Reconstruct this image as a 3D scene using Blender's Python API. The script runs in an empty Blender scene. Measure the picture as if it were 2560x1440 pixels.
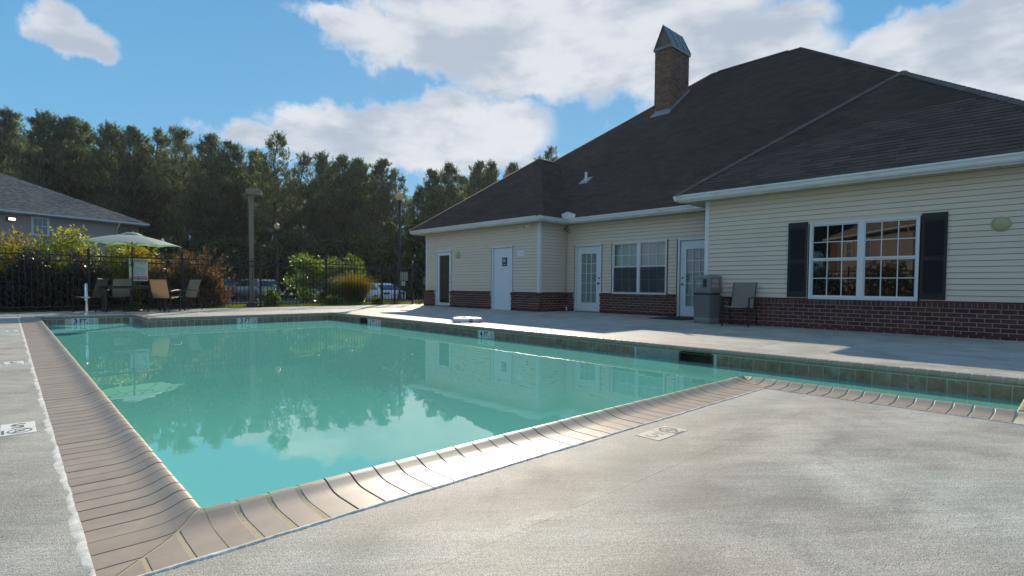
import bpy, bmesh, math, random
import numpy as np
from mathutils import Matrix, Vector
R = math.radians
rnd = random.Random(7)
sc = bpy.context.scene
# ------------------------------------------------------------------ camera
cd = bpy.data.cameras.new('camera'); cam = bpy.data.objects.new('camera', cd); sc.collection.objects.link(cam)
rt = Vector((0.7310659, -0.6822601, 0.0079854)); up = Vector((0.0189059, 0.0319546, 0.9993105)); fw = Vector((0.6820448, 0.7304109, -0.0362597))
CAMH = .846; F = 1348.3
m = Matrix((rt, up, -fw)).transposed().to_4x4(); m.translation = (0, 0, CAMH)
cam.matrix_world = m
cd.sensor_width = 36; cd.lens = 36*F/2560; cd.shift_y = 41.8/2560; cd.clip_end = 3000; cd.clip_start = .05
sc.camera = cam
# ------------------------------------------------------------------ light
SUN_AZ, SUN_EL = 40.3, 25.7
sd = bpy.data.lights.new('sun', 'SUN'); sd.energy = 4.3; sd.angle = R(.5); sd.color = (1, .87, .70)
so = bpy.data.objects.new('sun', sd); sc.collection.objects.link(so)
sv = Vector((math.sin(R(SUN_AZ))*math.cos(R(SUN_EL)), math.cos(R(SUN_AZ))*math.cos(R(SUN_EL)), math.sin(R(SUN_EL))))
so.rotation_mode = 'QUATERNION'; so.rotation_quaternion = sv.to_track_quat('Z', 'Y')
sc.view_settings.view_transform = 'Standard'; sc.view_settings.look = 'None'; sc.view_settings.gamma = 1
sc.view_settings.use_curve_mapping = False
sc.view_settings.exposure = 0.56
sc.cycles.max_bounces = 7; sc.cycles.diffuse_bounces = 3; sc.cycles.glossy_bounces = 4; sc.cycles.transparent_max_bounces = 8
sc.cycles.caustics_reflective = False; sc.cycles.caustics_refractive = False

class NT:
    """small node-tree helper"""
    def __init__(s, nt): s.nt = nt; nt.nodes.clear()
    def n(s, t, ins=None, **kw):
        nd = s.nt.nodes.new(t)
        for k, v in kw.items(): setattr(nd, k, v)
        if ins:
            for k, v in ins.items():
                if isinstance(v, tuple) and len(v) == 2 and hasattr(v[0], 'outputs'): s.nt.links.new(v[0].outputs[v[1]], nd.inputs[k])
                elif hasattr(v, 'outputs'): s.nt.links.new(v.outputs[0], nd.inputs[k])
                else: nd.inputs[k].default_value = v
        return nd
    def math(s, op, a, b=None, c=None, clamp=False):
        ins = {0: a}
        if b is not None: ins[1] = b
        if c is not None: ins[2] = c
        return s.n('ShaderNodeMath', ins, operation=op, use_clamp=clamp)
    def mix(s, f, a, b, mode='MIX'):
        nd = s.nt.nodes.new('ShaderNodeMix'); nd.data_type = 'RGBA'; nd.blend_type = mode
        for k, v in ((0, f), (6, a), (7, b)):
            if isinstance(v, tuple) and len(v) == 2 and hasattr(v[0], 'outputs'): s.nt.links.new(v[0].outputs[v[1]], nd.inputs[k])
            elif hasattr(v, 'outputs'): s.nt.links.new(v.outputs[2] if v.bl_idname == 'ShaderNodeMix' else v.outputs[0], nd.inputs[k])
            else: nd.inputs[k].default_value = (tuple(v)+(1,))[:4] if isinstance(v, (tuple, list)) else v
        return nd

world = bpy.data.worlds.new('World'); sc.world = world; world.use_nodes = True
def build_world():
    t = NT(world.node_tree)
    sky = t.n('ShaderNodeTexSky', sky_type='NISHITA', sun_disc=False, sun_elevation=R(SUN_EL), sun_rotation=R(SUN_AZ), air_density=1.0, dust_density=.25, ozone_density=1.6, altitude=0)
    hs = t.n('ShaderNodeHueSaturation', {'Color': sky, 'Saturation': 1.12, 'Value': .94, 'Hue': .497})
    tc = t.n('ShaderNodeTexCoord')
    nrm = t.n('ShaderNodeVectorMath', {0: (tc, 'Generated')}, operation='NORMALIZE')
    sep = t.n('ShaderNodeSeparateXYZ', {0: nrm})
    az = t.math('ARCTAN2', (sep, 'X'), (sep, 'Y'))
    el = t.math('ARCSINE', (sep, 'Z'))
    n1 = t.n('ShaderNodeTexNoise', {'Vector': nrm, 'Scale': 5.5, 'Detail': 8, 'Roughness': .58})
    n2 = t.n('ShaderNodeTexNoise', {'Vector': nrm, 'Scale': 17, 'Detail': 7, 'Roughness': .6})
    s1 = t.n('ShaderNodeSeparateColor', {0: (n1, 'Color')}); s2 = t.n('ShaderNodeSeparateColor', {0: (n2, 'Color')})
    def warp(base, ch):
        a = t.math('MULTIPLY_ADD', (s1, ch), .11, -.055); b = t.math('MULTIPLY_ADD', (s2, ch), .062, -.031)
        return t.math('ADD', t.math('ADD', a, b), base)
    azw = warp(az, 'Red'); elw = warp(el, 'Green')
    def pxdir(x, y):
        d = fw + rt*((x-1280)/F) - up*((y-761.8)/F); d.normalize()
        return math.atan2(d.x, d.y), math.asin(d.z)
    # soft cloud masses, placed by direction in the sky: (x, y, rx, ry, weight)
    blobs = [(180, 84, 100, 62, 1.2), (215, 118, 85, 48, 1.0), (-50, 80, 60, 34, .75),
             (620, 322, 130, 40, .95), (820, 320, 210, 62, 1.1), (1020, 330, 240, 80, 1.2), (1130, 295, 150, 78, 1.2), (1265, 325, 130, 84, 1.15), (1090, 395, 360, 52, .9), (750, 370, 200, 34, .7),
             (850, 50, 130, 50, 1.1), (1000, 85, 190, 95, 1.2), (1230, 60, 300, 140, 1.25), (1500, 100, 320, 150, 1.3), (1330, 195, 200, 50, 1.0), (1700, 60, 240, 110, 1.25),
             (1850, 170, 260, 120, 1.25), (1970, 50, 130, 70, 1.0), (2300, 150, 270, 110, 1.2), (2500, 70, 230, 130, 1.2), (2530, 250, 200, 130, 1.1), (2120, 190, 170, 70, 1.1), (2230, 40, 60, 40, .6), (1700, 270, 130, 70, .8), (1560, 315, 90, 34, .6)]
    acc = None
    for x, y, rx, ry, w in blobs:
        a0, e0 = pxdir(x, y); a1, _ = pxdir(x+rx, y); _, e1 = pxdir(x, y-ry)
        u = t.math('DIVIDE', t.math('SUBTRACT', azw, a0), abs(a1-a0)); v = t.math('DIVIDE', t.math('SUBTRACT', elw, e0), abs(e1-e0))
        q = t.math('MULTIPLY_ADD', u, (t.math('MULTIPLY', u, 1.0)), t.math('MULTIPLY', v, v))
        g = t.math('MULTIPLY', t.math('EXPONENT', t.math('MULTIPLY', q, -.75)), w)
        acc = g if acc is None else t.math('MAXIMUM', acc, g)
    # elsewhere in the dome: scattered clouds of the same kind
    base = t.n('ShaderNodeTexNoise', {'Vector': nrm, 'Scale': 2.3, 'Detail': 5, 'Roughness': .5})
    da = t.math('ABSOLUTE', t.math('SUBTRACT', az, R(43)))
    far = t.math('SMOOTH_MAX', t.n('ShaderNodeMapRange', {0: da, 1: R(44), 2: R(62)}, interpolation_type='SMOOTHSTEP'), t.n('ShaderNodeMapRange', {0: el, 1: R(29), 2: R(38)}, interpolation_type='SMOOTHSTEP'), .05)
    sc2 = t.math('MULTIPLY', t.n('ShaderNodeMapRange', {0: base, 1: .44, 2: .64}), far, clamp=True)
    acc = t.math('MAXIMUM', acc, sc2)
    det = t.math('MULTIPLY_ADD', n2, .62, t.math('MULTIPLY_ADD', n1, .5, -.56))
    den = t.n('ShaderNodeMapRange', {0: t.math('ADD', acc, det), 1: .42, 2: .80}, interpolation_type='SMOOTHSTEP')
    # light and dark inside the cloud
    n3 = t.n('ShaderNodeTexNoise', {'Vector': t.n('ShaderNodeMapping', {'Vector': nrm, 'Scale': (1, 1, 2.4)}), 'Scale': 6.5, 'Detail': 7, 'Roughness': .55})
    sh = t.n('ShaderNodeMapRange', {0: n3, 1: .38, 2: .62}, interpolation_type='SMOOTHSTEP')
    ccol = t.mix(sh, (3.3, 3.65, 4.3), (5.3, 5.45, 5.7))
    edge = t.mix(t.n('ShaderNodeMapRange', {0: den, 1: .2, 2: 1}), (4.9, 5.2, 5.7), ccol)
    lum = t.n('ShaderNodeRGBToBW', {0: hs})
    k = t.math('DIVIDE', 1.0, t.math('MULTIPLY_ADD', lum, .22, 1.0))
    cmpd = t.mix(1.0, hs, t.n('ShaderNodeCombineColor', {0: k, 1: k, 2: k}), 'MULTIPLY')
    gr = t.mix(t.n('ShaderNodeMapRange', {0: el, 1: R(2), 2: R(48)}, interpolation_type='SMOOTHSTEP'), (1.3, 3.5, 5.6), (.42, 1.9, 4.2))
    clear = t.mix(.85, cmpd, gr)
    skym = t.mix(t.math('MULTIPLY', den, .93), clear, edge)
    bg = t.n('ShaderNodeBackground', {'Color': (skym, 2), 'Strength': .10})
    t.n('ShaderNodeOutputWorld', {0: bg})
build_world()

# ------------------------------------------------------------------ helpers
col = sc.collection
def wmat(o):
    return o.matrix_basis if o.parent is None else wmat(o.parent) @ o.matrix_parent_inverse @ o.matrix_basis
def parent(o, p):
    o.parent = p; o.matrix_parent_inverse = wmat(p).inverted()
def empty(name, loc=(0, 0, 0), rz=0, label=None, cat=None, group=None, kind=None):
    o = bpy.data.objects.new(name, None); col.objects.link(o); o.location = loc; o.rotation_euler = (0, 0, rz); o.empty_display_size = .2
    tag(o, label, cat, group, kind); o.matrix_basis = Matrix.LocRotScale(Vector(loc), Matrix.Rotation(rz, 3, 'Z'), None)
    return o
def tag(o, label=None, cat=None, group=None, kind=None):
    if label: o['label'] = label
    if cat: o['category'] = cat
    if group: o['group'] = group
    if kind: o['kind'] = kind
    return o
def link(name, me, p=None, mw=None):
    o = bpy.data.objects.new(name, me); col.objects.link(o)
    if mw is not None: o.matrix_basis = mw
    if p is not None: parent(o, p)
    return o
def copy_tree(o, p=None):
    c = o.copy(); col.objects.link(c); c.parent = p
    for ch in [x for x in list(bpy.data.objects) if x.parent == o]: copy_tree(ch, c)
    return c
class MB:
    def __init__(s): s.v = []; s.f = []; s.sm = []
    def add(s, vs, fs, smooth=False, M=None):
        b = len(s.v)
        s.v += [tuple(M @ Vector(x)) for x in vs] if M is not None else [tuple(x) for x in vs]
        s.f += [tuple(b+i for i in q) for q in fs]; s.sm += [smooth]*len(fs); return s
    def box(s, x0, x1, y0, y1, z0, z1, M=None):
        return s.add([(x0, y0, z0), (x1, y0, z0), (x1, y1, z0), (x0, y1, z0), (x0, y0, z1), (x1, y0, z1), (x1, y1, z1), (x0, y1, z1)],
                     [(0, 3, 2, 1), (4, 5, 6, 7), (0, 1, 5, 4), (1, 2, 6, 5), (2, 3, 7, 6), (3, 0, 4, 7)], M=M)
    def bbox(s, x0, x1, y0, y1, z0, z1, b=.003, M=None):   # box with chamfered edges
        bm = bmesh.new(); r = bmesh.ops.create_cube(bm, size=1)
        for v in bm.verts: v.co = Vector(((x0+x1)/2+v.co.x*(x1-x0), (y0+y1)/2+v.co.y*(y1-y0), (z0+z1)/2+v.co.z*(z1-z0)))
        bmesh.ops.bevel(bm, geom=bm.edges[:], offset=b, segments=1, affect='EDGES'); bm.verts.index_update()
        s.add([v.co.copy() for v in bm.verts], [[v.index for v in f.verts] for f in bm.faces], M=M); bm.free(); return s
    def prism(s, poly, a, b, axis='x', M=None, smooth=False):   # poly in the two other axes, extruded a..b
        n = len(poly)
        def P(q, t):
            return {'x': (t, q[0], q[1]), 'y': (q[0], t, q[1]), 'z': (q[0], q[1], t)}[axis]
        vs = [P(q, a) for q in poly]+[P(q, b) for q in poly]
        s.add(vs, [(i, (i+1) % n, n+(i+1) % n, n+i) for i in range(n)], smooth, M)
        return s.add(vs, [tuple(range(n))[::-1], tuple(range(n, 2*n))], False, M)
    def tube(s, pts, r, n=8, cap=True, M=None, sq=None):
        pts = [Vector(p) for p in pts]; N = len(pts); vs = []; fs = []
        rr = r if isinstance(r, (list, tuple)) else [r]*N
        ref = None
        for i, p in enumerate(pts):
            d = (pts[min(i+1, N-1)]-pts[max(i-1, 0)]).normalized()
            if ref is None: ref = Vector((0, 0, 1)) if abs(d.z) < .9 else Vector((1, 0, 0))
            a = d.cross(ref).normalized(); b = a.cross(d).normalized(); ref = b
            for k in range(n):
                t = 2*math.pi*(k+.5)/n; ca, cb = math.cos(t), math.sin(t)
                if sq: ca *= sq[0]; cb *= sq[1]
                vs.append(p+a*ca*rr[i]+b*cb*rr[i])
        for i in range(N-1):
            for k in range(n): fs.append((i*n+k, i*n+(k+1) % n, (i+1)*n+(k+1) % n, (i+1)*n+k))
        s.add(vs, fs, n > 4, M)
        if cap: s.add(vs, [tuple(range(n)), tuple(range((N-1)*n, N*n))[::-1]], False, M)
        return s
    def lathe(s, prof, c=(0, 0, 0), n=20, M=None, smooth=True):
        vs = []; fs = []
        for r, z in prof:
            for k in range(n):
                t = 2*math.pi*k/n; vs.append((c[0]+r*math.cos(t), c[1]+r*math.sin(t), c[2]+z))
        for i in range(len(prof)-1):
            for k in range(n): fs.append((i*n+k, i*n+(k+1) % n, (i+1)*n+(k+1) % n, (i+1)*n+k))
        return s.add(vs, fs, smooth, M)
    def mesh(s, name, mt=None):
        me = bpy.data.meshes.new(name); me.from_pydata([tuple(v) for v in s.v], [], s.f); me.update()
        if mt: me.materials.append(mt)
        if any(s.sm): me.polygons.foreach_set('use_smooth', s.sm)
        bm = bmesh.new(); bm.from_mesh(me); bmesh.ops.recalc_face_normals(bm, faces=bm.faces[:]); bm.to_mesh(me); bm.free()
        return me
    def build(s, name, mt=None, p=None, mw=None): return link(name, s.mesh(name, mt), p, mw)
def np_mesh(name, V, Fc, mt, var=None, smooth=False):
    """V (n,3), Fc (m,k) all faces same size"""
    V = np.asarray(V, np.float32); Fc = np.asarray(Fc, np.int32); k = Fc.shape[1]
    me = bpy.data.meshes.new(name); me.vertices.add(len(V)); me.vertices.foreach_set('co', V.ravel())
    me.loops.add(Fc.size); me.loops.foreach_set('vertex_index', Fc.ravel())
    me.polygons.add(len(Fc)); me.polygons.foreach_set('loop_start', np.arange(len(Fc), dtype=np.int32)*k)
    me.polygons.foreach_set('loop_total', np.full(len(Fc), k, np.int32))
    if var is not None:
        at = me.attributes.new('v', 'FLOAT', 'FACE'); at.data.foreach_set('value', np.asarray(var, np.float32))
    me.update(); me.validate()
    if mt: me.materials.append(mt)
    return me

MATS = {}
def mat(name, c, rough=.6, var=.12, scale=4, var2=0, scale2=60, bump=0, bscale=120, bdist=.002, spec=.5, metal=0, orand=0, attr=0, trans=0, tcol=None, stain_glint=None, ns=(1, 1, 1), sheen=0, coat=0, hue=0):
    if name in MATS: return MATS[name]
    mt = bpy.data.materials.new(name); mt.use_nodes = True; t = NT(mt.node_tree)
    geo = t.n('ShaderNodeNewGeometry'); pos = t.n('ShaderNodeMapping', {'Vector': (geo, 'Position'), 'Scale': ns})
    c4 = tuple(c)+(1,)
    n1 = t.n('ShaderNodeTexNoise', {'Vector': pos, 'Scale': scale, 'Detail': 5, 'Roughness': .6})
    f = t.math('MULTIPLY_ADD', n1, var*4, 1-var*2)
    if var2:
        n2 = t.n('ShaderNodeTexNoise', {'Vector': pos, 'Scale': scale2, 'Detail': 3, 'Roughness': .6})
        f = t.math('MULTIPLY', f, t.math('MULTIPLY_ADD', n2, var2*4, 1-var2*2))
    if orand:
        oi = t.n('ShaderNodeObjectInfo'); f = t.math('MULTIPLY', f, t.math('MULTIPLY_ADD', (oi, 'Random'), orand*2, 1-orand))
    if attr:
        a = t.n('ShaderNodeAttribute', attribute_name='v'); f = t.math('MULTIPLY', f, t.math('MULTIPLY_ADD', (a, 'Fac'), attr*2, 1-attr))
    comb = t.n('ShaderNodeCombineColor', {0: f, 1: f, 2: f})
    cc = t.mix(1.0, c4, comb, 'MULTIPLY')
    if hue:
        src = (t.n('ShaderNodeObjectInfo'), 'Random') if orand else (t.n('ShaderNodeAttribute', attribute_name='v'), 'Fac') if attr else n1
        hv = t.n('ShaderNodeHueSaturation', {'Color': (cc, 2), 'Hue': t.math('MULTIPLY_ADD', src, hue*2, .5-hue)})
        cc = t.mix(0.0, hv, hv)
    if stain_glint:
        scol, ssc, lo, hi, amt = stain_glint
        n3 = t.n('ShaderNodeTexNoise', {'Vector': pos, 'Scale': ssc, 'Detail': 8, 'Roughness': .65})
        cc = t.mix(t.math('MULTIPLY', t.n('ShaderNodeMapRange', {0: n3, 1: lo, 2: hi}), amt), cc, scol)
    ins = {'Base Color': (cc, 2), 'Roughness': rough, 'Metallic': metal, 'Specular IOR Level': spec}
    if coat: ins['Coat Weight'] = coat
    b = t.n('ShaderNodeBsdfPrincipled', ins)
    if bump:
        nb = t.n('ShaderNodeTexNoise', {'Vector': pos, 'Scale': bscale, 'Detail': 4, 'Roughness': .65})
        bp = t.n('ShaderNodeBump', {'Height': nb, 'Strength': bump, 'Distance': bdist}); t.nt.links.new(bp.outputs[0], b.inputs['Normal'])
    out = b
    if trans:
        tr = t.n('ShaderNodeBsdfTranslucent', {'Color': (t.mix(1.0, cc, (tuple(tcol or (1, 1, 1))+(1,)), 'MULTIPLY'), 2)})
        out = t.n('ShaderNodeMixShader', {0: trans, 1: b, 2: tr})
    t.n('ShaderNodeOutputMaterial', {0: out})
    MATS[name] = mt; return mt
def glass_mat(name, c, rough=.03, ior=1.7, bump=0, bscale=2):
    mt = bpy.data.materials.new(name); mt.use_nodes = True; t = NT(mt.node_tree)
    geo = t.n('ShaderNodeNewGeometry')
    b = t.n('ShaderNodeBsdfPrincipled', {'Base Color': tuple(c)+(1,), 'Roughness': rough, 'IOR': ior, 'Specular IOR Level': .5})
    if bump:
        nb = t.n('ShaderNodeTexNoise', {'Vector': (geo, 'Position'), 'Scale': bscale, 'Detail': 1})
        bp = t.n('ShaderNodeBump', {'Height': nb, 'Strength': bump, 'Distance': .01}); t.nt.links.new(bp.outputs[0], b.inputs['Normal'])
    t.n('ShaderNodeOutputMaterial', {0: b}); return mt

# ---- materials
m_tile = mat('coping_glazed', (.355, .28, .205), rough=.42, var=.14, scale=9, orand=.06, bump=.15, bscale=60, spec=.5)
m_tile2 = mat('coping_glazed_joined', (.355, .28, .205), rough=.42, var=.14, scale=9, attr=.06, bump=.15, bscale=60, spec=.5)
m_grout = mat('coping_grout', (.42, .35, .22), rough=.9, var=.12, scale=30, bump=.5, bscale=200)
m_gap = mat('dark_joint', (.08, .07, .06), rough=.95)
m_mortar = mat('white_mortar', (.62, .60, .53), rough=.95, var=.3, scale=14, var2=.2, scale2=70, bump=.4, bscale=45, bdist=.004)
m_wtile = mat('waterline_glaze', (.235, .165, .10), rough=.25, var=.40, scale=16, var2=.2, scale2=60, orand=.12, bump=.25, bscale=50, spec=.5, stain_glint=((.30, .34, .28, 1), 9, .50, .68, .7))
m_wgrout = mat('waterline_grout', (.60, .60, .46), rough=.9, var=.1)
m_plaster = mat('pool_plaster', (.50, .68, .62), rough=.8, var=.06, scale=1.5)
m_step = mat('pool_step_white', (.75, .78, .72), rough=.7)
m_vinyl = mat('siding_vinyl', (.75, .605, .465), rough=.5, var=.03, scale=2, var2=.02, scale2=30, orand=.02, spec=.35)
m_white = mat('white_trim', (.74, .74, .72), rough=.45, var=.05, scale=3, stain_glint=((.42, .41, .36, 1), 6, .60, .78, .5))
m_gutter = mat('white_gutter', (.74, .74, .72), rough=.42, var=.06, scale=2, ns=(3, .6, 3), stain_glint=((.34, .35, .33, 1), 5, .52, .75, .65))
m_door = mat('white_door', (.76, .77, .78), rough=.42, var=.03, scale=4)
m_brick = mat('brick_dark_red', (.105, .027, .021), rough=.8, var=.24, scale=18, orand=.30, bump=.5, bscale=90, hue=.012)
m_brick2 = mat('brick_dark_red_joined', (.105, .027, .021), rough=.8, var=.24, scale=18, attr=.30, bump=.5, bscale=90, hue=.012)
m_bmortar = mat('brick_mortar', (.44, .385, .32), rough=.95, var=.1, scale=30, bump=.4)
m_cbrick = mat('chimney_brick', (.21, .10, .068), rough=.85, var=.12, scale=14, attr=.28, hue=.01)
m_shingle = mat('shingle', (.093, .070, .057), rough=.95, var=.14, scale=.7, var2=.16, scale2=180, orand=.20, bump=.5, bscale=300, spec=.2)
m_shingle2 = mat('shingle_joined', (.082, .063, .053), rough=.95, var=.14, scale=.7, var2=.16, scale2=180, attr=.15, bump=.5, bscale=300, spec=.2)
m_roofbase = mat('roof_felt', (.012, .011, .011), rough=.95)
m_shingleN = mat('neighbour_shingle', (.22, .165, .125), rough=.6, var=.2, scale=1.0, var2=.3, scale2=6, attr=.3, spec=.3, ns=(1, 1, 3), stain_glint=((.42, .37, .32, 1), 3.2, .46, .62, .7))  # pale blotches put sun glints into the roof colour
m_black = mat('black_shutter', (.010, .013, .017), rough=.4, var=.1, spec=.4)
m_iron = mat('black_powdercoat', (.012, .012, .014), rough=.42, var=.1, spec=.5)
m_metalgrey = mat('zinc_sheet', (.19, .185, .18), rough=.45, var=.08, metal=.5, scale=3)
m_flash = mat('lead_flashing', (.24, .27, .30), rough=.5, var=.1)
m_shadeblack = mat('shade_black', (.006, .006, .006), rough=.9)  # near-black stands for shade in siding gaps and unlit rooms
m_glassdark = glass_mat('window_glass_dark', (.008, .008, .008), .015, 1.75, bump=.03, bscale=1.3)
m_blind = mat('white_blinds', (.50, .53, .50), rough=.6, var=.04)
m_screen = mat('insect_screen', (.095, .11, .115), rough=.5, var=.05)
m_glassthin = None
def thin_glass():
    mt = bpy.data.materials.new('thin_glass'); mt.use_nodes = True; t = NT(mt.node_tree)
    fr = t.n('ShaderNodeFresnel', {'IOR': 1.75}); tr = t.n('ShaderNodeBsdfTransparent', {'Color': (.86, .9, .88, 1)}); gl = t.n('ShaderNodeBsdfGlossy', {'Roughness': .02})
    geo = t.n('ShaderNodeNewGeometry'); ff = t.math('MULTIPLY', fr, t.math('SUBTRACT', 1.0, (geo, 'Backfacing')))
    t.n('ShaderNodeOutputMaterial', {0: t.n('ShaderNodeMixShader', {0: ff, 1: tr, 2: gl})}); return mt
m_glassthin = thin_glass()
m_yellowlens = mat('yellowed_lens', (.44, .41, .19), rough=.35, var=.06, spec=.5)
m_can = mat('grey_plastic', (.205, .195, .185), rough=.5, var=.05, bump=.1)
m_candark = mat('black_plastic', (.02, .022, .026), rough=.4)
m_sling = mat('sling_tan', (.46, .40, .30), rough=.75, var=.05, var2=.12, scale2=220, trans=.5, tcol=(1.0, .88, .68))
m_sling2 = mat('sling_grey', (.36, .305, .245), rough=.75, var=.05, var2=.12, scale2=220, trans=.4)
m_steel = mat('polished_steel', (.75, .76, .77), rough=.12, metal=1, var=.03)
m_canopy = mat('canopy_sage', (.52, .56, .50), rough=.7, var=.05, trans=.40, tcol=(.55, .95, .62))
m_rubber = mat('rubber_mat', (.012, .013, .014), rough=.85, bump=.6, bscale=200)
m_ring = mat('ring_white', (.72, .73, .74), rough=.45, var=.04); m_blue = mat('band_blue', (.02, .16, .42), rough=.5)
m_rope = mat('rope', (.60, .58, .52), rough=.9)
m_polepaint = mat('bronze_pole', (.22, .175, .13), rough=.5, var=.08)
m_postdark = mat('dark_green_post', (.035, .04, .05), rough=.45)
m_hydrant = mat('hydrant_red', (.22, .045, .02), rough=.6, var=.2)
m_signwhite = mat('sign_white', (.72, .74, .76), rough=.45, var=.03); m_signred = mat('sign_red', (.42, .02, .05), rough=.45); m_ink = mat('ink_black', (.012, .012, .012), rough=.5)
m_tilewhite = mat('marker_white', (.80, .80, .72), rough=.4, var=.05, scale=20)
m_tileworn = mat('marker_worn', (.47, .44, .37), rough=.7, var=.16, scale=18, var2=.15); m_inkworn = mat('ink_worn', (.16, .145, .13), rough=.7, var=.25, scale=40); m_inkfaint = mat('ink_faint', (.33, .31, .27), rough=.8, var=.2, scale=40)
m_green = mat('sticker_green', (.0, .16, .10), rough=.5)
m_brass = mat('brass', (.55, .40, .16), rough=.25, metal=1); m_knob = mat('dark_knob', (.08, .08, .08), rough=.3, metal=1)

# ------------------------------------------------------------------ ground
def concrete():
    mt = bpy.data.materials.new('broomed_concrete'); mt.use_nodes = True; t = NT(mt.node_tree)
    geo = t.n('ShaderNodeNewGeometry'); P = (geo, 'Position')
    def noise(scale, det=4, rough=.6, dist=0, vec=P): return t.n('ShaderNodeTexNoise', {'Vector': vec, 'Scale': scale, 'Detail': det, 'Roughness': rough, 'Distortion': dist})
    def rng(x, a, b, c=0, d=1): return t.n('ShaderNodeMapRange', {0: x, 1: a, 2: b, 3: c, 4: d}, interpolation_type='SMOOTHSTEP')
    n1 = noise(2.1, 8, .66, .5); n0 = noise(.6, 5, .55, .8)
    st = t.n('ShaderNodeMapping', {'Vector': P, 'Rotation': (0, 0, R(-38)), 'Scale': (1/5, 1/95, 1)}, vector_type='TEXTURE'); n2 = noise(1, 5, .7, .3, st)       # broom strokes
    st2 = t.n('ShaderNodeMapping', {'Vector': P, 'Rotation': (0, 0, R(-40)), 'Scale': (1/1.2, 1/8, 1)}, vector_type='TEXTURE'); n5 = noise(1.4, 6, .65, .6, st2)   # washed streaks
    n3 = noise(210, 2, .8); n4 = noise(60, 4, .7)
    f = rng(n1, .30, .70, .80, 1.20)
    f = t.math('MULTIPLY', f, rng(n0, .34, .66, .93, 1.07)); f = t.math('MULTIPLY', f, rng(n5, .34, .68, .92, 1.08)); f = t.math('MULTIPLY', f, rng(n2, .32, .68, .90, 1.10))
    f = t.math('MULTIPLY', f, rng(n3, .33, .67, .50, 1.50)); f = t.math('MULTIPLY', f, rng(n4, .33, .67, .86, 1.14))
    # damp and dirty patches, and pale worn ones, where they lie on the slab
    sp = t.n('ShaderNodeSeparateXYZ', {0: P}); wx = t.math('MULTIPLY_ADD', noise(1.8, 6, .65), .9, -.45); wy = t.math('MULTIPLY_ADD', noise(2.3, 6, .65, .2), .6, -.3)
    X = t.math('ADD', (sp, 'X'), wx); Y = t.math('ADD', (sp, 'Y'), wy); acc = None
    for x, y, rx, ry, w in ((2.0, 1.45, .55, .16, .75), (2.05, 1.05, .40, .20, .9), (1.5, 1.62, .5, .10, .6), (2.25, .80, .30, .10, .6), (3.0, 1.30, .40, .10, .65), (4.1, 1.62, .5, .09, .35), (3.3, .95, .3, .06, .45), (.95, 1.55, .45, .10, .5), (2.6, .5, .4, .06, .4), (1.3, .8, .3, .12, .5), (-.4, 3.4, .5, .5, .4), (-.2, 5.8, .3, .8, .3), (7.7, 9.5, .3, 1.6, .35), (9.8, 6, .8, .6, .35), (10.6, 10, .9, .7, .3), (4.6, 17.6, 1.2, .3, .4),
                             (1.35, 1.33, .40, .035, -.75), (1.05, 1.42, .12, .18, -.4), (2.85, .75, .35, .10, -.5), (1.2, 1.10, .4, .12, -.35), (2.3, 1.62, .10, .12, -.6), (3.7, 1.2, .5, .10, -.3), (1.7, .75, .25, .06, -.35)):
        u = t.math('DIVIDE', t.math('SUBTRACT', X, x), rx); v = t.math('DIVIDE', t.math('SUBTRACT', Y, y), ry)
        g = t.math('MULTIPLY', t.math('EXPONENT', t.math('MULTIPLY', t.math('ADD', t.math('MULTIPLY', u, u), t.math('MULTIPLY', v, v)), -1.0)), w)
        acc = g if acc is None else t.math('ADD', acc, g)
    f = t.math('MULTIPLY', f, t.math('MULTIPLY_ADD', acc, -.42, 1.0))
    tint = t.mix(rng(n0, .35, .65), (.365, .342, .288, 1), (.325, .330, .290, 1))
    cc = t.mix(1.0, (tint, 2), t.n('ShaderNodeCombineColor', {0: f, 1: f, 2: f}), 'MULTIPLY')
    b = t.n('ShaderNodeBsdfPrincipled', {'Base Color': (cc, 2), 'Roughness': rng(n1, .3, .7, .60, .74), 'Specular IOR Level': .30})
    h = t.math('ADD', n3, t.math('MULTIPLY', n2, .35))
    bp = t.n('ShaderNodeBump', {'Height': h, 'Strength': .75, 'Distance': .003}); t.nt.links.new(bp.outputs[0], b.inputs['Normal'])
    t.n('ShaderNodeOutputMaterial', {0: b}); return mt
m_conc = concrete()
def grass_mat():
    return mat('lawn_grass', (.17, .22, .03), rough=.8, var=.25, scale=1.2, var2=.2, scale2=30, trans=.45, tcol=(1.3, 1.2, .35), spec=.2)
m_grass = grass_mat()
m_soil = mat('lawn_soil', (.055, .075, .02), rough=.95, var=.3, scale=1.5, var2=.3, scale2=40, bump=.8, bscale=30, bdist=.02)
m_asph = mat('asphalt', (.06, .06, .062), rough=.9, var=.15, scale=1, var2=.1, scale2=80, bump=.3)
m_kerb = mat('kerb_concrete', (.36, .35, .33), rough=.8, var=.1)

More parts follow.
